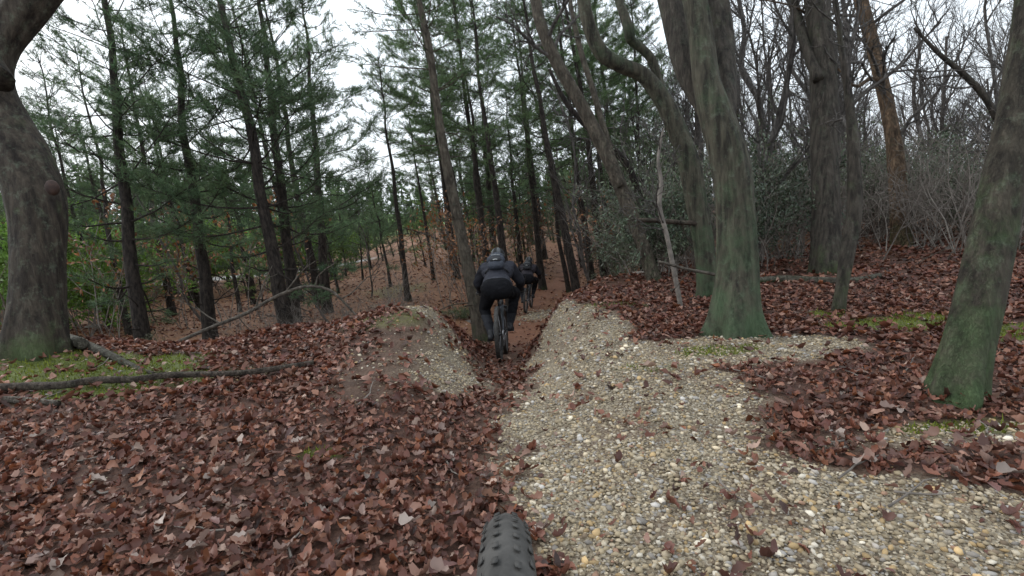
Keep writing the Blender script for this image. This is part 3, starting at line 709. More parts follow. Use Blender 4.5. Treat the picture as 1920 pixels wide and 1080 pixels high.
for (kind, lo_, hi_, dp, lab, sc, k) in [
    ('low', (262, 600), (205, 160), 9.5, 'dark pine with black bare lower trunk just beyond the knotted oak', 1.0, 0),
    ('thin', (236, 600), (170, 290), 13, 'thin tilted pine close behind the dark pine near the knotted oak', .9, 0),
    ('low', (392, 600), (338, 90), 10.5, 'bushy dark pine whose foot shows above the arched dead branch', 1.05, 1),
    ('low', (520, 520), (432, 60), 9.8, 'leaning pine with dense low boughs behind the arched dead branch', 1.05, 0),
    ('low', (548, 540), (507, 110), 11.0, 'upright pine thick with low boughs above the leafy left mound', 1.1, 1),
    ('low', (610, 540), (575, 150), 14.5, 'dark spreading pine between the bushy pines and the open sky gap', 1.15, 1),
    ('tall', (757, 500), (706, 120), 16.0, 'lone slim pine standing clear against the sky behind the gravel mound', .92, 1),
    ('pale', (890, 560), (812, 60), 9.0, 'pale-barked pine rising close behind the front rider', .95, 0),
    ('tall', (942, 450), (905, 140), 14.5, 'dark straight pine directly above the helmet of the front rider', 1.0, 0),
    ('thin', (905, 430), (868, 120), 16.5, 'slim pine beside the dark straight pine above the front rider', 1.15, 0),
    ('tall', (1003, 400), (975, 130), 19.0, 'pine far down the trail past the second rider', 1.0, 2),
    ('tall', (1075, 510), (1030, 260), 13.5, 'pine at the trail edge beyond the gravel bank, right of the second rider', 1.0, 0),
    ('thin', (1040, 400), (1000, 180), 17.5, 'thin pine behind the pine at the trail edge', 1.1, 1),
    ('thin', (440, 520), (410, 330), 17, 'slender pine in front of the pale road', .9, 1),
    ('thin', (800, 420), (770, 180), 22, 'slim pine behind the lone slim pine at the sky gap', 1.0, 0),
]:
    o = stand(kind, lo_, hi_, dp, lab, sc, k); TAKEN.append((o.location[0], o.location[1], 1.0))

# --- bare broadleaf trees
def make_bare(H, r0, maxl=4, spread=.5):
    tr = MB(); cr = MB()
    n = 9; z = np.linspace(-.25, H * .8, n); wob = np.cumsum(rng.normal(size=(n, 2)) * .10, 0); wob -= wob[0]
    P = np.column_stack([wob, z]); r = r0 * (1 - .75 * np.clip(z / H, 0, 1)) * (1 + .3 * np.exp(-np.clip(z, 0, 9) / .12)); C = catmull(np.column_stack([P, r]), .25)
    tr.tube(C[:, :3], C[:, 3], 9, 0, fn=rough_fn(0, rng.integers(50), .06))
    m = len(C)
    for j in range(15):
        i = int(m * (.16 + .83 * (j + rng.random()) / 15)); i = min(i, m - 2); a = rng.uniform(0, 6.28); an = rng.uniform(.35, .85)
        d = np.array([math.cos(a) * math.sin(an), math.sin(a) * math.sin(an), math.cos(an)])
        grow(cr, C[i, :3], d, H * spread * rng.uniform(.5, 1.0) * (1.1 - .5 * i / m), C[i, 3] * .5, 1, 4 if maxl == 4 else 3, up=.30, wander=.3, kids=(5, 5, 5, 3), ang=(.35, .85), thin=.0035)
    return tr.mesh('trunk', M_bare), cr.mesh('crown', M_bare), H, 0
BARE = {'bare': [make_bare(8.5, .10), make_bare(7.2, .08), make_bare(9.5, .12), make_bare(6.0, .06)], 'pole': [make_bare(7, .05, 3, .3), make_bare(5.5, .04, 3, .35)]}

# --- shrubs
def leaf_cloud(C, D, L, wd, cols):
    """pointed folded leaves at centres C along D"""
    n = len(C); V, T = leaf_shape(1); W = bend(V * np.array([1, wd, 1]), L, rng.uniform(.1, .5, n), rng.uniform(-.5, .3, n), rng.uniform(-.5, .5, n))
    X = D + rng.normal(size=(n, 3)) * .6; X /= np.linalg.norm(X, axis=1, keepdims=True); U = rng.normal(size=(n, 3)) * .6 + [0, 0, 1]; Y = np.cross(U, X); Y /= np.linalg.norm(Y, axis=1, keepdims=True); Z = np.cross(X, Y)
    Q = C[:, None] + (W[..., :1] + L[:, None, None] * .5) * X[:, None] + W[..., 1:2] * Y[:, None] + W[..., 2:] * Z[:, None]
    k = len(V); return Q.reshape(-1, 3), (T[None] + (np.arange(n) * k)[:, None, None]).reshape(-1, 3), np.repeat(cols, k, 0)
def make_shrub(H, stems, per, Lr, c0, wd=.9, mat=None, lean=.5, spread=.25, var=.5, kids=(5, 5, 4), leafm=None):
    st = MB(); tips = []
    for j in range(stems):
        a = rng.uniform(0, 6.28); an = abs(rng.normal()) * lean; d = np.array([math.cos(a) * math.sin(an), math.sin(a) * math.sin(an), math.cos(an)])
        grow(st, np.array([rng.normal() * spread, rng.normal() * spread, -.08]), d, H * rng.uniform(.6, 1.05), .008 + .007 * rng.random(), 1, 3, up=.25, wander=.4, kids=kids, ang=(.4, 1.0), tips=tips, thin=.0028)
    st.add(IV_S * np.array([spread * 1.9, spread * 1.9, .06]) - np.array([0, 0, .07]), IF_S)
    sm_ = st.mesh('stem', mat or M_twig)
    cr = MB()
    if per and tips:
        C = np.array([t[0] for t in tips]); D = np.array([t[1] for t in tips]); C = np.repeat(C, per, 0) + rng.normal(size=(len(C) * per, 3)) * .035; D = np.repeat(D, per, 0)
        n = len(C); cols = np.array(c0) * rng.uniform(1 - var, 1 + var, (n, 1)) + rng.uniform(-.01, .015, (n, 1)) * np.array([1, .5, 0])
        Q, T, c = leaf_cloud(C, D, rng.uniform(*Lr, n), wd, np.clip(cols, .004, 1)); cr.add(Q, T, None, 0, c)
        return sm_, cr.mesh('foliage', leafm or M_glossy, True, True), H, n
    return sm_, None, H, 0
SHRUBS = {
    'laurel': [make_shrub(1.7, 13, 4, (.045, .085), (.095, .13, .08), .75), make_shrub(2.2, 13, 4, (.045, .085), (.10, .125, .075), .75)],
    'brush': [make_shrub(1.8, 16, 0, None, None, lean=.55, spread=.4), make_shrub(2.4, 14, 0, None, None, lean=.45, spread=.4)],
    'oakling': [make_shrub(2.6, 5, 1, (.07, .12), (.23, .095, .035), 1.0, lean=.25, spread=.12, leafm=M_leaf, kids=(5, 4, 3)), make_shrub(1.8, 6, 1, (.06, .11), (.20, .085, .036), 1.0, lean=.35, spread=.15, leafm=M_leaf, kids=(5, 4, 3))],
    'lush': [make_shrub(2.4, 12, 5, (.08, .14), (.12, .21, .035), .9, leafm=M_needle), make_shrub(3.0, 12, 5, (.08, .14), (.13, .23, .045), .9, leafm=M_needle)],
    'heath': [make_shrub(.7, 14, 3, (.03, .05), (.07, .075, .035), .8, lean=.6, spread=.3), make_shrub(.55, 14, 3, (.03, .05), (.06, .085, .03), .8, lean=.6, spread=.3)],
}
def set_shrub(kind, x, y, scale=1.0, name='shrub', label='', group=None, cat='shrub', k=None):
    s, l, H, _ = SHRUBS[kind][(k if k is not None else rng.integers(99)) % 2]
    root = empty(name, (x, y, float(height(x, y)))); root.rotation_euler = (rng.normal() * .06, rng.normal() * .06, rng.uniform(0, 6.28)); root.scale = (scale,) * 3
    tag(root, label, cat, group); obj('stem', s, root)
    if l: obj('foliage', l, root)
    return root
def px_ground(px, depth):
    p = at(px, 480, depth); return p[0], p[1]

def free(x, y, r):
    for (a, b_, c) in TAKEN:
        if (a - x) ** 2 + (b_ - y) ** 2 < (r + c * .3) ** 2: return False
    return True
def lean_axis(a=.05): return unit([-.065 + rng.normal() * a, rng.normal() * a, 1])
PL = {'tall': 'tall pine with bare lower trunk in the distant wood beyond the hollow', 'thin': 'very slim pine with a small high crown in the distant wood', 'low': 'bushy pine with boughs almost to the ground in the distant wood', 'pale': 'pale-barked pine in the distant wood beyond the hollow'}
# pine wood beyond the hollow
for (px, dp, s) in [(838, 21, 1.1), (872, 18.5, 1.05), (985, 17, 1.0), (1030, 15, .95), (1062, 20, 1.1), (1100, 17, 1.0), (1150, 21, 1.1), (915, 24, 1.2), (1010, 26, 1.2), (1200, 17, .9), (530, 18, 1.05), (330, 22, 1.05)]:
    p = at(px, 300, dp); x, y = p[0], p[1]
    if abs(x - trail_x(y)) < 1.1: x += 1.5 if x > trail_x(y) else -1.5
    TAKEN.append((x, y, 1)); set_tree('crowned', (x, y, float(height(x, y))), lean_axis(.03), s, 'pine_tree', 'full-crowned pine spreading green boughs high over the hollow', 'full-crowned pines of the hollow')
n = 0; tries = 0
while n < 104 and tries < 9000:
    tries += 1
    y = 15 + 50 * rng.random() ** 1.15; px = rng.uniform(-260, 1420); x = (px - 960) / 960 * y
    if abs(x - trail_x(y)) < 1.7 and y < 34: continue
    if 640 < px < 790 and y < 45: continue
    if not free(x, y, 1.2 + y * .02): continue
    TAKEN.append((x, y, 1.0)); n += 1
    kind = rng.choice(['tall', 'thin', 'tall', 'low', 'pale'], p=[.36, .3, .14, .1, .1]); far_ = y > 30
    set_tree(kind, (x, y, float(height(x, y))), lean_axis(.045), rng.uniform(.75, 1.12), 'pine_tree', PL[kind], 'distant pines: ' + kind)
n = 0
while n < 28:
    y = rng.uniform(19, 42); px = rng.uniform(20, 1330); x = (px - 960) / 960 * y
    if abs(x - trail_x(y)) < 2.0 or not free(x, y, .7): continue
    TAKEN.append((x, y, .6)); n += 1
    set_tree('young', (x, y, float(height(x, y))), lean_axis(.04), rng.uniform(.7, 1.25), 'young_pine', 'light green young pine growing low among the pine trunks', 'young pines under the wood', 'young tree')
n = 0
while n < 40:
    y = rng.uniform(20, 46); px = rng.uniform(560, 1330); x = (px - 960) / 960 * y
    if abs(x - trail_x(y)) < 2.2 or not free(x, y, .7): continue
    TAKEN.append((x, y, .6)); n += 1
    set_tree('dusky', (x, y, float(height(x, y))), lean_axis(.04), rng.uniform(.7, 1.2), 'young_pine', 'dusky dark green young pine far back among the pine trunks', 'dusky young pines', 'young tree')
n = 0
while n < 26:
    y = rng.uniform(22, 42); px = rng.uniform(-150, 720); x = (px - 960) / 960 * y
    if abs(y - (36 + .25 * (x + 18))) < 2.2 and x < -9: continue
    n += 1; set_shrub('lush', x, y, rng.uniform(.8, 1.5), 'leafy_shrub', 'bright green leafy shrub beyond the pine trunks by the pale road', 'bright shrubs by the road')
for (px, dp, s) in [(150, 13, 1.0), (172, 16, 1.3), (120, 18, 1.5), (185, 20, 1.4), (-20, 14, 1.3), (15, 19, 1.5)]:
    x, y = px_ground(px, dp); set_shrub('lush', x, y, s, 'leafy_shrub', 'bright green leafy shrub in the gap beside the knotted oak', 'bright shrubs beside the knotted oak')
# bare wood on the right
n = 0; tries = 0
while n < 58 and tries < 9000:
    tries += 1
    y = 7.5 + 34 * rng.random() ** 1.5; px = rng.uniform(1240, 2160); x = (px - 960) / 960 * y
    if px > 1620 and y < 20 and rng.random() < .55: continue
    if not free(x, y, .55 + y * .02): continue
    TAKEN.append((x, y, .5)); n += 1
    if y < 12: set_tree('pole', (x, y, float(height(x, y))), lean_axis(.09), rng.uniform(.8, 1.15), 'bare_sapling', 'slender leafless sapling among the evergreen bushes on the right', 'leafless saplings in the thicket', 'tree', src=BARE)
    else: set_tree('bare', (x, y, float(height(x, y))), lean_axis(.08), rng.uniform(.75, 1.15), 'bare_tree', 'leafless grey tree in the bare wood behind the bushes', 'leafless trees of the bare wood', src=BARE)
# scattered leafless understorey in the hollow
n = 0
while n < 12:
    y = rng.uniform(11, 26); px = rng.uniform(150, 1240); x = (px - 960) / 960 * y
    if abs(x - trail_x(y)) < 1.5 or not free(x, y, .4): continue
    n += 1; set_tree('pole', (x, y, float(height(x, y))), lean_axis(.1), rng.uniform(.5, .95), 'bare_sapling', 'thin leafless sapling in the hollow between the pines', 'leafless saplings in the hollow', src=BARE)
# evergreen thicket behind the right bank
n = 0
while n < 50:
    y = rng.uniform(6.9, 15); px = rng.uniform(1420, 2120); x = (px - 960) / 960 * y
    if y < 7.6 and px < 1480: continue
    n += 1; ev = rng.random() < .5; set_shrub('laurel' if ev else 'brush', x, y, rng.uniform(.45, .88) * (1 + .02 * y), 'evergreen_shrub' if ev else 'bare_bush', 'leafy evergreen shrub in the thicket behind the fallen log' if ev else 'leafless twiggy bush in the thicket behind the fallen log', 'evergreen shrubs of the thicket' if ev else 'bare bushes of the thicket')
for (px, dp, s, lab) in [(1215, 7.6, .7, 'glossy laurel bush between the gravel bank and the pale leaning trunk'), (1260, 8.3, .9, 'glossy laurel bush right behind the pale leaning trunk'), (1290, 7.9, .85, 'glossy laurel bush behind the crooked tree'), (1235, 10.2, .7, 'small laurel bush behind the crooked tree and the broken branch'), (1420, 7.2, .75, 'laurel bush between the three-stemmed oak and the straight dark oak')]:
    x, y = px_ground(px, dp); set_shrub('laurel', x, y, s, 'laurel_bush', lab)
for (px, dp, s, lab) in [(1150, 18, 1.0, 'laurel bush on the slope past the trail edge pine'), (1185, 14, .9, 'laurel bush just behind the trail edge pine'), (1185, 21, 1.3, 'big laurel bush high on the slope past the trail edge pine'), (1230, 14.5, 1.1, 'laurel bush in the shade behind the pale leaning trunk')]:
    x, y = px_ground(px, dp); set_shrub('laurel', x, y, s, 'laurel_bush', lab)
for (px, dp) in [(1090, 24), (1125, 22), (1150, 27), (1185, 23), (1215, 19), (1060, 29), (1240, 25)]:
    x, y = px_ground(px, dp); set_tree('dusky', (x, y, float(height(x, y))), lean_axis(.04), rng.uniform(.9, 1.25), 'young_pine', 'dusky dark green young pine far back among the pine trunks', 'dusky young pines', 'young tree')
for i in range(9):
    px = rng.uniform(1250, 1480); dp = rng.uniform(7.4, 12); x, y = px_ground(px, dp); set_shrub('brush', x, y, rng.uniform(.6, 1.0), 'bare_bush', 'tangle of bare brown twigs behind the crooked tree', 'bare bushes behind the crooked tree')
for (px, dp) in [(880, 12.5), (915, 13.5), (860, 14.5), (935, 17), (1150, 15), (1180, 18), (1120, 20), (400, 12.5), (330, 13), (470, 14), (250, 15), (880, 19), (1000, 24), (1060, 22), (190, 12)]:
    x, y = px_ground(px, dp)
    if abs(x - trail_x(y)) < .9: x -= 1.1
    set_shrub('oakling', x, y, rng.uniform(.85, 1.3), 'oak_sapling', 'oak sapling still holding its orange-brown dead leaves among the pines', 'brown-leaved oak saplings', 'young tree')
for i in range(18):
    px = rng.uniform(150, 880); dp = rng.uniform(7.4, 13); x, y = px_ground(px, dp)
    if abs(x - trail_x(y)) < 1.0: continue
    ev = rng.random() < .5; set_shrub('heath' if ev else 'brush', x, y, rng.uniform(.35, .65), 'low_shrub', 'low green-leaved shrub on the slope of the hollow below the left bank' if ev else 'low leafless twiggy shrub on the slope of the hollow', 'low green shrubs in the hollow' if ev else 'low bare shrubs in the hollow')

# --- far wood closing the view
def far_wood():
    mb = MB(); cs = []
    for i in range(300):
        y = rng.uniform(62, 120); x = rng.uniform(-150, 150); z = float(height(x, y, False)); H = rng.uniform(6, 11)
        green = x < y * .35; mb.tube([[x, y, z - .3], [x - .2, y, z + H * .5], [x - .5, y, z + H]], [.18, .12, .04], 5, 0, caps=False, c=(.09, .08, .07))
        n = 340 if green else 150; t = rng.random(n); hh = z + H * (.12 + .88 * t if green else .2 + .8 * t); rad = (1.0 - .75 * t) * 2.4 * np.sqrt(rng.random(n)) if green else 2.2 * np.sqrt(rng.random(n)); a = rng.uniform(0, 6.28, n)
        C = np.column_stack([x - .4 * t + rad * np.cos(a), y + rad * np.sin(a), hh]); 
        if green:
            d = rng.normal(size=(n, 3)); s = rng.normal(size=(n, 3)); Q = np.stack([C, C + d * .35, C + s * .35], 1); c = np.array(MD) * rng.uniform(.6, 1.5, (n, 1))
        else:
            d = rng.normal(size=(n, 3)) * .5 + [0, 0, 1]; Q = np.stack([C, C + [.05, 0, 0], C + d * 1.1], 1); c = np.array([.10, .09, .085]) * rng.uniform(.6, 1.4, (n, 1))
        mb.add(Q.reshape(-1, 3), np.arange(3 * n).reshape(-1, 3), None, 0, np.repeat(c, 3, 0))
    tag(mb.build('far_wood', M_needle, None, False, True), 'distant mixed wood closing the view behind the pines', 'wood', None, 'stuff')
far_wood()

# ------------------------------------------------------------------ dead branches, roots, logs
def branch(name, label, px, depth=None, mat=None, cat='branch', lift=.0, group=None, sides=12, forks=(), step=.04, absz=False):
    """px: (x, y, width[, metres above the ground]); lies on the ground unless raised"""
    pts = []
    for q in px:
        if depth is None or len(q) == 3 and not absz: p = hit(q[0], q[1])
        else: p = at(q[0], q[1], depth)
        dist = (p - CAM) @ fw; r = q[2] / FPX * dist / 2
        if not absz: p = np.array([p[0], p[1], float(height(p[0], p[1])) + r * .6 + lift])
        pts.append(np.append(p, r))
    pts = np.array(pts); o = pts[0, :3].copy(); pts[:, :3] -= o
    C = catmull(pts, step); mb = MB(); mb.tube(C[:, :3], np.maximum(C[:, 3], .003), sides, 0, fn=rough_fn(0, rng.integers(40), .12))
    for (t, d, L, r) in forks:
        i = int(t * (len(C) - 1)); grow(mb, C[i, :3], np.array(d, float), L, r, 2, 3, up=.05, wander=.4, kids=(3, 3, 3), start=.3)
    ob = mb.build(name, mat or M_stick); ob.location = o; tag(ob, label, cat, group); return ob
branch('fallen_branch', 'long dark stick lying across the leaves in front of the knotted oak', [(-60, 744, 15), (60, 738, 15), (120, 736, 14), (180, 727, 14), (260, 724, 12), (320, 716, 12), (440, 712, 10), (520, 703, 10), (590, 690, 8)], mat=M_stickd, lift=.035)
branch('fallen_branch', 'short pale stick lying below the long dark stick', [(-50, 756, 13), (30, 756, 13), (110, 762, 11)], lift=.008)
branch('exposed_root', 'mossy root running from the knotted oak into the leaves', [(85, 640, 30), (130, 645, 24), (165, 654, 20), (210, 672, 16), (250, 690, 12), (290, 703, 7)], mat=M_root, cat='root')
branch('arched_branch', 'grey forked dead branch arching over the left bank', [(335, 640, 6.5), (400, 612, 6.5), (460, 588, 6.5), (520, 555, 6), (575, 537, 5.5), (620, 545, 5), (650, 572, 4), (672, 596, 3)], depth=5.6, absz=True, cat='branch',
       forks=[(.45, (.1, 0, 1), .5, .012), (.25, (-.8, .1, .2), .6, .010), (.6, (.6, .2, .6), .5, .010), (.75, (.5, 0, .8), .5, .009), (.35, (.3, .1, -.5), .3, .008), (.9, (.7, -.1, .3), .5, .008)])
branch('fallen_log', 'mossy log lying behind the leafy right bank at the thicket foot', [(1420, 530, 12), (1470, 528, 14), (1540, 531, 14), (1600, 530, 12), (1650, 520, 10)], mat=M_root, cat='log', sides=14)
branch('fallen_branch', 'slanting pale branch propped in the thicket beside the log', [(1600, 528, 5), (1640, 508, 7), (1700, 500, 7), (1780, 505, 6), (1830, 490, 4)], depth=6.2, absz=True, forks=[(.5, (.4, .1, .6), .5, .008), (.7, (.5, 0, .3), .5, .008)])
branch('broken_branch', 'broken branch with a pale snapped end beside the laurel bush', [(1196, 412, 8), (1240, 414, 9), (1280, 417, 9), (1330, 420, 8)], depth=5.5, absz=True, mat=M_stickd, forks=[(.6, (.4, .2, -.3), .3, .008)])
branch('fallen_branch', 'thin bent branch sticking out of the crooked tree foot', [(1235, 490, 5), (1290, 505, 6), (1340, 515, 6), (1360, 528, 4)], depth=5.0, absz=True, forks=[(.5, (-.4, 0, -.3), .3, .006)])
branch('fallen_branch', 'dead limb lying on the hollow floor behind the front rider', [(760, 428, 3), (800, 440, 4), (850, 462, 4), (890, 480, 3)], depth=17, absz=True, mat=M_stickd, forks=[(.5, (.2, 0, .8), .7, .02)])
for i in range(26):    # twigs on the leaf litter
    px = rng.choice([rng.uniform(40, 860), rng.uniform(1320, 1880)]); py = rng.uniform(660, 1000); p = hit(px, py); a = rng.uniform(0, 6.28); L = rng.uniform(.12, .4)
    q = np.linspace(-.5, .5, 6) * L; X = p[0] + q * math.cos(a) + rng.normal(size=6) * .008; Y = p[1] + q * math.sin(a) + rng.normal(size=6) * .008
    mb = MB(); mb.tube(np.column_stack([X - p[0], Y - p[1], height(X, Y) - p[2] + .018]), np.linspace(.005, .002, 6), 6); o = mb.build('twig', M_twig); o.location = p
    tag(o, 'thin dry twig lying on the fallen leaves', 'twig', 'twigs on the leaf litter')
# ------------------------------------------------------------------ bicycles
M_black = plain('black_paint', (.018, .018, .02), .35, var=.2)
M_rubber = plain('tyre_rubber', (.055, .052, .048), .75, var=.45, scale=40, bump=.3)
M_metal = plain('worn_metal', (.35, .35, .36), .4, .8, var=.2)
M_frame = plain('frame_paint', (.05, .055, .065), .3, .2, var=.15)
M_jacket = plain('jacket_cloth', (.040, .041, .052), .85, spec=.2, var=.2, scale=60, bump=.15)
M_jacket2 = plain('dark_jacket_cloth', (.045, .040, .048), .85, spec=.2, var=.25, scale=60, bump=.15)
M_hem = plain('jacket_hem', (.068, .070, .083), .85, spec=.2, var=.15, scale=60)
M_sleeve = plain('sleeve_cloth', (.018, .018, .023), .85, spec=.2, var=.2, scale=60)
M_trouser = plain('trouser_cloth', (.010, .010, .012), .9, spec=.15, var=.3, scale=50)
M_calf = plain('legging_cloth', (.028, .029, .034), .8, spec=.2, var=.2, scale=50)
M_pack = plain('pack_nylon', (.042, .048, .064), .65, spec=.35, var=.2, scale=50, bump=.1)
M_pack_d = plain('pack_strap', (.02, .021, .025), .7)
M_helmet = plain('helmet_shell', (.075, .08, .085), .4, var=.2)
M_vent = plain('helmet_vent', (.012, .012, .013), .8)
M_pale = plain('pale_trim', (.45, .46, .45), .6)
M_skin = plain('skin', (.42, .26, .20), .55)
M_shoe = plain('shoe', (.022, .022, .025), .6, var=.2)
M_hair = plain('hair', (.03, .02, .015), .7)
def tyre(mb, Rr=.338, r=.0305, knobs=True):
    mb.ring((0, 0, 0), Rr, r, 56, 12, sx=.95)
    if knobs:
        for i in range(84):
            u = i * 2 * math.pi / 84
            for (w, hgt, sz) in ((-.95, 1, .006), (-.36, 1, .0065), (.36, 1, .0065), (.95, 1, .006)):
                uu = u + (.05 if abs(w) < .5 else 0) + (.02 if w > 0 else 0); rad = Rr + (r + .0015) * math.cos(w); x = r * .95 * math.sin(w) * 1.03
                c, s_ = math.cos(uu), math.sin(uu); T = np.array([[1, 0, 0], [0, -s_, c], [0, c, s_]]).T; cw, sw = math.cos(w), math.sin(w)
                Rl = T @ np.array([[cw, 0, sw], [0, 1, 0], [-sw, 0, cw]]); mb.box((x, rad * c, rad * s_), (sz, .009, .0012), 0, Rl)
def make_bike():
    root = empty('mountain_bicycle')
    f = MB()
    BB = (0, .43, .33); HT = (0, .875, .86); HB = (0, .915, .74); ST = (0, .30, .74)
    f.tube([HT, HB], [.024, .026], 12); f.tube([(0, .905, .765), BB], [.027, .029], 12); f.tube([(0, .882, .84), (0, .6, .77), ST], [.021, .019, .018], 10); f.tube([BB, ST], [.019, .018], 10); f.tube([(-.045, .43, .33), (.045, .43, .33)], .026, 12)
    f.build('frame', M_frame, root)
    g = MB()
    for s in (-1, 1):
        g.tube([(s * .035, .40, .335), (s * .058, .25, .35), (s * .066, 0, .37)], [.013, .011, .010], 8); g.tube([(s * .022, .315, .70), (s * .058, .2, .58), (s * .066, 0, .37)], [.010, .009, .009], 8)
    g.tube([(-.022, .30, .68), (.022, .30, .68)], .010, 8); g.build('rear_stays', M_frame, root)
    for (y, n) in ((0, 0), (1.15, 1)):
        w = MB(); w.ring((0, 0, 0), .300, .013, 48, 8, sx=1.15); w.tube([(-.06, 0, 0), (-.03, 0, 0), (.03, 0, 0), (.06, 0, 0)], [.016, .022, .022, .016], 12)
        wo = w.build('wheel', M_black, root); wo.location = (0, y, .37)
        t = MB(); tyre(t); t.build('tyre', M_rubber, wo)
        sp = MB()
        for i in range(28):
            a = i * 2 * math.pi / 28; a2 = a + (.5 if i % 2 else -.5); s = -1 if i % 4 < 2 else 1
            sp.tube([(s * .03, .02 * math.cos(a2), .02 * math.sin(a2)), (0, .292 * math.cos(a), .292 * math.sin(a))], .0014, 4, caps=False)
        sp.build('spokes', M_metal, wo)
        d = MB(); d.ring((-.045, 0, 0), .08, .006, 32, 4, sx=.3); 
        for i in range(5): a = i * 1.2566; d.box((-.045, .05 * math.cos(a), .05 * math.sin(a)), (.003, .06, .008), 0, [[1, 0, 0], [0, math.cos(a), -math.sin(a)], [0, math.sin(a), math.cos(a)]])
        d.build('brake_disc', M_metal, wo)
    k = MB()
    for s in (-1, 1): k.tube([(s * .062, .935, .72), (s * .062, 1.03, .56), (s * .060, 1.15, .37)], [.018, .020, .017], 10)
    k.tube([(-.07, .932, .725), (0, .925, .74), (.07, .932, .725)], [.02, .024, .02], 10); k.build('fork', M_black, root)
    h = MB(); h.tube([(-.37, .835, .945), (-.2, .85, .945), (-.08, .86, .92), (.08, .86, .92), (.2, .85, .945), (.37, .835, .945)], .0145, 12); h.tube([(0, .875, .86), (0, .868, .905)], .018, 10); h.tube([(0, .87, .90), (0, .86, .918)], .022, 8)
    ho = h.build('handlebar', M_black, root)
    for s in (-1, 1):
        q = MB(); q.tube([(s * .25, .8465, .945), (s * .31, .8405, .945), (s * .372, .8345, .945)], [.018, .017, .019], 12); q.build('grip', M_rubber, ho)
        q = MB(); q.tube([(s * .22, .85, .935), (s * .23, .885, .925), (s * .29, .90, .915), (s * .33, .90, .91)], [.007, .006, .005, .005], 6); q.build('brake_lever', M_black, ho)
    p = MB(); p.tube([(0, .305, .72), (0, .275, .83)], .015, 10); p.build('seat_post', M_black, root)
    sa = MB(); S = catmull(np.array([(0, .12, .868, .012), (0, .15, .872, .062), (0, .22, .868, .066), (0, .30, .862, .034), (0, .36, .86, .022), (0, .385, .855, .012)]), .02); sa.tube(S[:, :3], S[:, 3], 14, squash=(1, .42)); sa.build('saddle', M_black, root)
    c = MB(); CA = R(18)
    cy, cz = .17 * math.cos(CA), .17 * math.sin(CA)
    c.tube([(.05, .43, .33), (.068, .43 + cy * .5, .33 + cz * .5), (.075, .43 + cy, .33 + cz)], [.014, .011, .011], 8); c.tube([(-.05, .43, .33), (-.068, .43 - cy * .5, .33 - cz * .5), (-.075, .43 - cy, .33 - cz)], [.014, .011, .011], 8)
    c.ring((.042, .43, .33), .062, .006, 30, 5, sx=.5); co = c.build('crank', M_metal, root)
    for s in (-1, 1): q = MB(); q.box((s * .13, .43 + s * cy, .33 + s * cz), (.095, .09, .018)); q.build('pedal', M_black, co, False)
    dr = MB(); dr.box((.065, -.01, .30), (.02, .03, .10)); dr.ring((.062, -.005, .235), .018, .004, 12, 4); dr.ring((.062, 0, 0.37), .05, .010, 24, 5); dr.build('derailleur', M_metal, root)
    ch = MB(); ch.tube([(.048, .43, .392), (.058, 0, .42)], .005, 5); ch.tube([(.048, .43, .268), (.060, .0, .215)], .005, 5); ch.build('chain', M_metal, root)
    return root

# ------------------------------------------------------------------ riders
def remeshed(mb, voxel, mats, pick, name, parent, wrinkle=0.0):
    me = mb.mesh(name, M_skin); o = bpy.data.objects.new(name, me); col.objects.link(o)
    m = o.modifiers.new('r', 'REMESH'); m.mode = 'VOXEL'; m.voxel_size = voxel; m.use_smooth_shade = True
    s = o.modifiers.new('s', 'SMOOTH'); s.iterations = 4; s.factor = .5
    dg = bpy.context.evaluated_depsgraph_get(); dg.update()
    me2 = bpy.data.meshes.new_from_object(o.evaluated_get(dg)); bpy.data.objects.remove(o)
    n = len(me2.vertices); co = np.empty(n * 3, np.float32); me2.vertices.foreach_get('co', co); co = co.reshape(-1, 3)
    if wrinkle:
        no = np.empty(n * 3, np.float32); me2.vertices.foreach_get('normal', no); no = no.reshape(-1, 3)
        w = fbm(co[:, 0] * 9 + co[:, 1] * 5, co[:, 2] * 16 + co[:, 1] * 9, 3); co = co + no * (wrinkle * w)[:, None]; me2.vertices.foreach_set('co', co.astype(np.float32).ravel())
    me2.materials.clear()
    for mt in mats: me2.materials.append(mt)
    if pick:
        nf = len(me2.polygons); c = np.empty(nf * 3, np.float32); me2.polygons.foreach_get('center', c); me2.polygons.foreach_set('material_index', pick(c.reshape(-1, 3)).astype(np.int32))
    me2.polygons.foreach_set('use_smooth', np.ones(len(me2.polygons), bool)); me2.name = name
    me2.update(); return obj(name, me2, parent)
def knee(h, a, L1, L2, pole):
    h = np.array(h); a = np.array(a); d = a - h; D = min(np.linalg.norm(d), L1 + L2 - .005); u = unit(d); x = (D * D + L1 * L1 - L2 * L2) / (2 * D); hgt = math.sqrt(max(L1 * L1 - x * x, 0)); p = np.array(pole, float); p = unit(p - u * (p @ u)); return h + u * x + p * hgt
J = dict(pel=(0, .13, .985), waist=(0, .23, 1.07), chest=(0, .40, 1.20), neck=(0, .555, 1.325), head=(0, .635, 1.425))
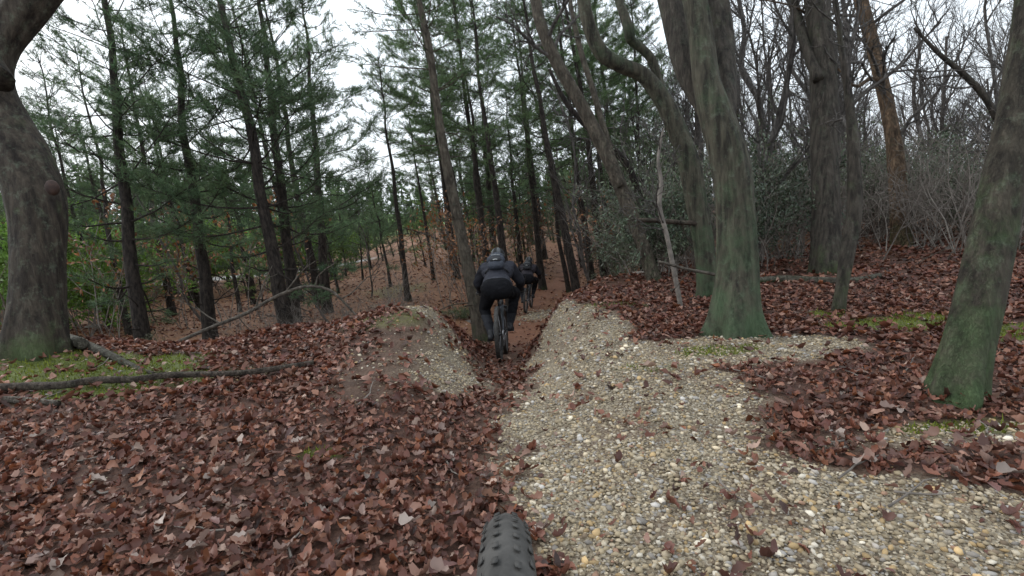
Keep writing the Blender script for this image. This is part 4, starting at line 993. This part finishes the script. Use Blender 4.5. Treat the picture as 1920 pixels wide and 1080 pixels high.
def make_rider(jacket, hem):
    root = empty('person')
    feet = {-1: np.array([-.125, .43 - .162 - .03, .33 - .053 + .10]), 1: np.array([.125, .43 + .162 - .03, .33 + .053 + .10])}
    sh = {s: np.array([s * .175, .515, 1.285]) for s in (-1, 1)}; el = {s: np.array([s * .300, .60, 1.085]) for s in (-1, 1)}; ha = {s: np.array([s * .300, .815, .975]) for s in (-1, 1)}
    hip = {s: np.array([s * .095, .15, .955]) for s in (-1, 1)}; kn = {s: knee(hip[s], feet[s], .43, .44, (s * .35, 1, .1)) for s in (-1, 1)}
    b_ = MB()   # the body, one skin
    b_.capsule(J['pel'], J['waist'], .13, .12); b_.capsule(J['waist'], J['chest'], .12, .135); b_.capsule(J['chest'], J['neck'], .125, .07); b_.capsule(J['neck'], J['head'], .055, .06)
    b_.add(IV_S * np.array([.076, .098, .112]) + np.array([0, .655, 1.435]), IF_S)
    b_.capsule((0, .745, 1.40), (0, .755, 1.425), .014, .010)             # nose
    for s in (-1, 1):
        b_.capsule((s * .077, .645, 1.42), (s * .082, .64, 1.445), .012, .014)   # ear
        b_.capsule(J['chest'], sh[s], .10, .062); b_.capsule(sh[s], el[s], .055, .043); b_.capsule(el[s], el[s] + (ha[s] - el[s]) * .85, .036, .022); b_.capsule(hip[s], kn[s], .088, .058); b_.capsule(kn[s], feet[s], .058, .038)
    remeshed(b_, .014, [M_skin], None, 'body', root)
    j = MB()
    j.capsule((0, .19, 1.035), J['chest'], .158, .165, 18); j.capsule((-.06, .19, 1.03), (.06, .19, 1.03), .150, .150, 18); j.capsule(J['chest'], (0, .53, 1.30), .165, .105, 18); j.capsule((0, .53, 1.30), (0, .575, 1.345), .085, .075)
    for s in (-1, 1):
        j.capsule((s * .07, .40, 1.19), sh[s], .135, .092); j.capsule(sh[s], el[s], .088, .072); j.capsule(el[s], ha[s] + unit(el[s] - ha[s]) * .05, .072, .050)
    def pk(c):
        rel = (c[:, 1] - .13) * .80 + (c[:, 2] - .985) * .60
        k = np.where((np.abs(c[:, 0]) < .24) & (rel < .04) & (c[:, 2] < 1.2), 1, 0)
        arm = (np.abs(c[:, 0]) > .235) | ((np.abs(c[:, 0]) > .2) & (c[:, 2] < 1.22) & (c[:, 1] > .45)); k[arm] = 2; return k
    remeshed(j, .012, [jacket, hem, M_sleeve], pk, 'jacket', root, .022)
    t = MB(); t.capsule((-.065, .125, .975), (.065, .125, .975), .152, .152, 18); t.capsule((0, .14, 1.0), (0, .22, 1.06), .142, .135, 18)
    for s in (-1, 1): t.capsule(hip[s], kn[s], .115, .080, 16); t.capsule(kn[s], kn[s] + (feet[s] - kn[s]) * .92, .078, .058, 14)
    remeshed(t, .012, [M_trouser, M_calf], lambda c: np.where(c[:, 2] < .63, 1, 0), 'trousers', root, .018)
    for s in (-1, 1):
        q = MB(); a = feet[s]; q.capsule(a + [0, -.05, -.065], a + [s * .012, .15, -.073], .042, .034, 14); q.capsule(a + [0, -.02, -.05], a + [0, .0, .015], .046, .048, 14); q.capsule(a + [s * .004, .04, -.06], a + [s * .012, .11, -.073], .046, .040)
        remeshed(q, .008, [M_shoe, M_pale], lambda c, z=a[2]: np.where(c[:, 2] < z - .1, 1, 0) * 0, 'shoe', root)
        g = MB(); w = ha[s]; gx, gy, gz = s * .29, .840, .945
        g.capsule(w + unit(el[s] - w) * .03, w + [0, .0, 0], .034, .036); g.capsule(w + [-s * .02, 0, 0], w + [s * .03, 0.005, 0], .030, .028)
        for i, (L, r) in enumerate(((.95, .0105), (1.0, .011), (1.0, .0105), (.88, .0095))):     # four fingers round the grip
            x = gx - s * .030 + s * .021 * i
            a1 = np.array([x, w[1] + .012, gz + .030]); a2 = np.array([x, gy + .030 * L, gz + .026]); a3 = np.array([x, gy + .034 * L, gz - .012]); a4 = np.array([x, gy + .006, gz - .029])
            g.capsule(a1, a2, r * 1.1, r, 8); g.capsule(a2, a3, r, r * .95, 8); g.capsule(a3, a4, r * .95, r * .85, 8)
        g.capsule(w + [-s * .025, 0, -.005], (gx - s * .055, gy - .005, gz - .014), .014, .011, 8); g.capsule((gx - s * .055, gy - .005, gz - .014), (gx - s * .050, gy + .022, gz - .024), .011, .009, 8)
        remeshed(g, .005, [M_sleeve], None, 'glove', root)
    # helmet: ribbed shell with dark vents
    hc = np.array([0, .650, 1.462]); hm = MB()
    th = np.linspace(0, math.pi * .56, 9); ph = np.arange(40) * 2 * math.pi / 40; V = []
    for a in th:
        rib = 1 + .05 * np.sign(np.sin(5 * ph)) * math.sin(a) ** .5; V.append(np.column_stack([.100 * np.sin(a) * np.sin(ph) * rib, .140 * np.sin(a) * np.cos(ph) * rib - .012, .118 * np.cos(a) * (rib * .25 + .75)]))
    V = np.concatenate(V); i = np.arange(8)[:, None] * 40; k = np.arange(40)[None]; Q = np.stack([i + k, i + 40 + k, i + 40 + (k + 1) % 40, i + (k + 1) % 40], -1).reshape(-1, 4)
    tl = R(14); Rx = np.array([[1, 0, 0], [0, math.cos(tl), math.sin(tl)], [0, -math.sin(tl), math.cos(tl)]])
    dark = (np.sin(5 * (ph + .0785)) < 0)[np.tile(np.arange(40), 8)] & (np.repeat(np.arange(8), 40) > 1) & (np.repeat(np.arange(8), 40) < 7)
    hm.add(V @ Rx.T + hc, None, Q[~dark], 0); hm.add(V @ Rx.T + hc, None, Q[dark], 1); ho = hm.build('helmet', [M_helmet, M_vent], root)
    ln = MB(); ln.add((V * .93) @ Rx.T + hc, None, Q, 0); ln.build('liner', M_vent, ho)
    vz = MB(); P = np.array([[.09 * math.sin(a), .135 + .055 * math.cos(a) - .01, .02 - .02 * abs(math.sin(a))] for a in np.linspace(-1.2, 1.2, 9)]); vz.tube((P @ Rx.T) + hc, .009, 6); vz.build('visor', M_vent, ho)
    for s in (-1, 1): q = MB(); q.tube([(s * .085, .66, 1.44), (s * .07, .69, 1.36), (s * .02, .70, 1.325)], .005, 5); q.build('chin_strap', M_vent, ho)
    hr = MB(); hr.add(IV_S * np.array([.081, .098, .10]) + np.array([0, .640, 1.445]), IF_S); hr.build('hair', M_hair, root)
    return root
def make_pack():
    root = empty('backpack'); up_ = unit((0, .62, .78)); ou = unit((0, -.70, .60))
    def fr(a, h, o): return np.array([a, 0, 0]) + np.array([0, .355, 1.205]) + unit((0, .80, .58)) * h + unit((0, -.58, .80)) * o
    m = MB()
    m.capsule(fr(-.055, -.09, .175), fr(.055, -.09, .175), .062, .062); m.capsule(fr(-.055, .02, .185), fr(.055, .02, .185), .072, .072); m.capsule(fr(-.045, .13, .175), fr(.045, .13, .175), .058, .058); m.capsule(fr(0, -.10, .18), fr(0, .15, .18), .065, .058)
    remeshed(m, .010, [M_pack], None, 'bag', root, .008)
    p = MB(); p.capsule(fr(-.045, -.05, .235), fr(.045, -.05, .235), .036, .036); p.capsule(fr(-.04, .0, .24), fr(.04, .0, .24), .030, .030); remeshed(p, .008, [M_pack_d], None, 'pocket', root)
    z = MB(); z.tube([fr(-.06, .055, .252), fr(0, .06, .258), fr(.06, .055, .252)], .004, 5); z.build('zip', M_pale, root)
    r = MB(); r.tube([fr(-.03, -.085, .262), fr(0, -.088, .268), fr(.03, -.085, .262)], .008, 6); r.build('reflector', M_pale, root)
    for s in (-1, 1):
        q = MB(); q.tube([fr(s * .06, .17, .16), fr(s * .085, .235, .12), fr(s * .095, .255, .02), fr(s * .12, .18, -.12), fr(s * .16, .03, -.10), fr(s * .155, -.06, .05), fr(s * .08, -.10, .15)], .013, 8, squash=(1, 1)); q.build('strap', M_pack_d, root)
    return root
def ground_frame(p_rear, heading, L=1.15, roll=0.0):
    """matrix that sets a bicycle's rear and front tyre on the ground"""
    x, y = p_rear[0], p_rear[1]; d = np.array([math.sin(heading), math.cos(heading)])
    z0 = float(height(x, y)) - .005; fx, fy = x + d[0] * L, y + d[1] * L; z1 = float(height(fx, fy)) - .005
    Yv = Vector((fx - x, fy - y, z1 - z0)).normalized(); X = Vector((d[1], -d[0], 0)); Z = X.cross(Yv).normalized()
    Z = (Z + X * roll).normalized(); X = Yv.cross(Z).normalized()
    return Matrix(((X.x, Yv.x, Z.x, x), (X.y, Yv.y, Z.y, y), (X.z, Yv.z, Z.z, z0), (0, 0, 0, 1)))
bike = make_bike(); rider = make_rider(M_jacket, M_hem); pack = make_pack()
p1 = hit(938, 679); F1 = ground_frame(p1, R(3.0), roll=.0)
for o in (bike, rider, pack): o.matrix_world = F1
tag(bike, 'black mountain bike ridden down the gully by the front rider', 'bicycle'); tag(rider, 'front rider in grey jacket crouched over a mountain bike, seen from behind', 'person'); tag(pack, 'small slate-blue backpack worn by the front rider', 'backpack')
p2 = hit(986, 588); F2 = ground_frame(p2, R(10), roll=.06)
bike2, rider2, pack2 = copy_tree(bike), copy_tree(rider), copy_tree(pack)
for o in (bike2, rider2, pack2): o.matrix_world = F2
for ch in rider2.children:
    if ch.name.startswith('jacket'):
        me = ch.data.copy(); me.materials[0] = M_jacket2; me.materials[1] = M_sleeve; ch.data = me
tag(bike2, 'black mountain bike farther down the trail past the gully', 'bicycle'); tag(rider2, 'second rider in dark clothing farther down the trail past the gully', 'person'); tag(pack2, 'dark backpack worn by the second rider farther down the trail', 'backpack')
for ch in pack2.children:
    if ch.name.startswith('bag'): me = ch.data.copy(); me.materials[0] = M_pack_d; ch.data = me
own = copy_tree(bike); own.matrix_world = ground_frame((-.056, .390 - 1.15), R(-.5), roll=.06)
tag(own, 'bike whose dark front tyre rolls onto the gravel at the camera', 'bicycle')
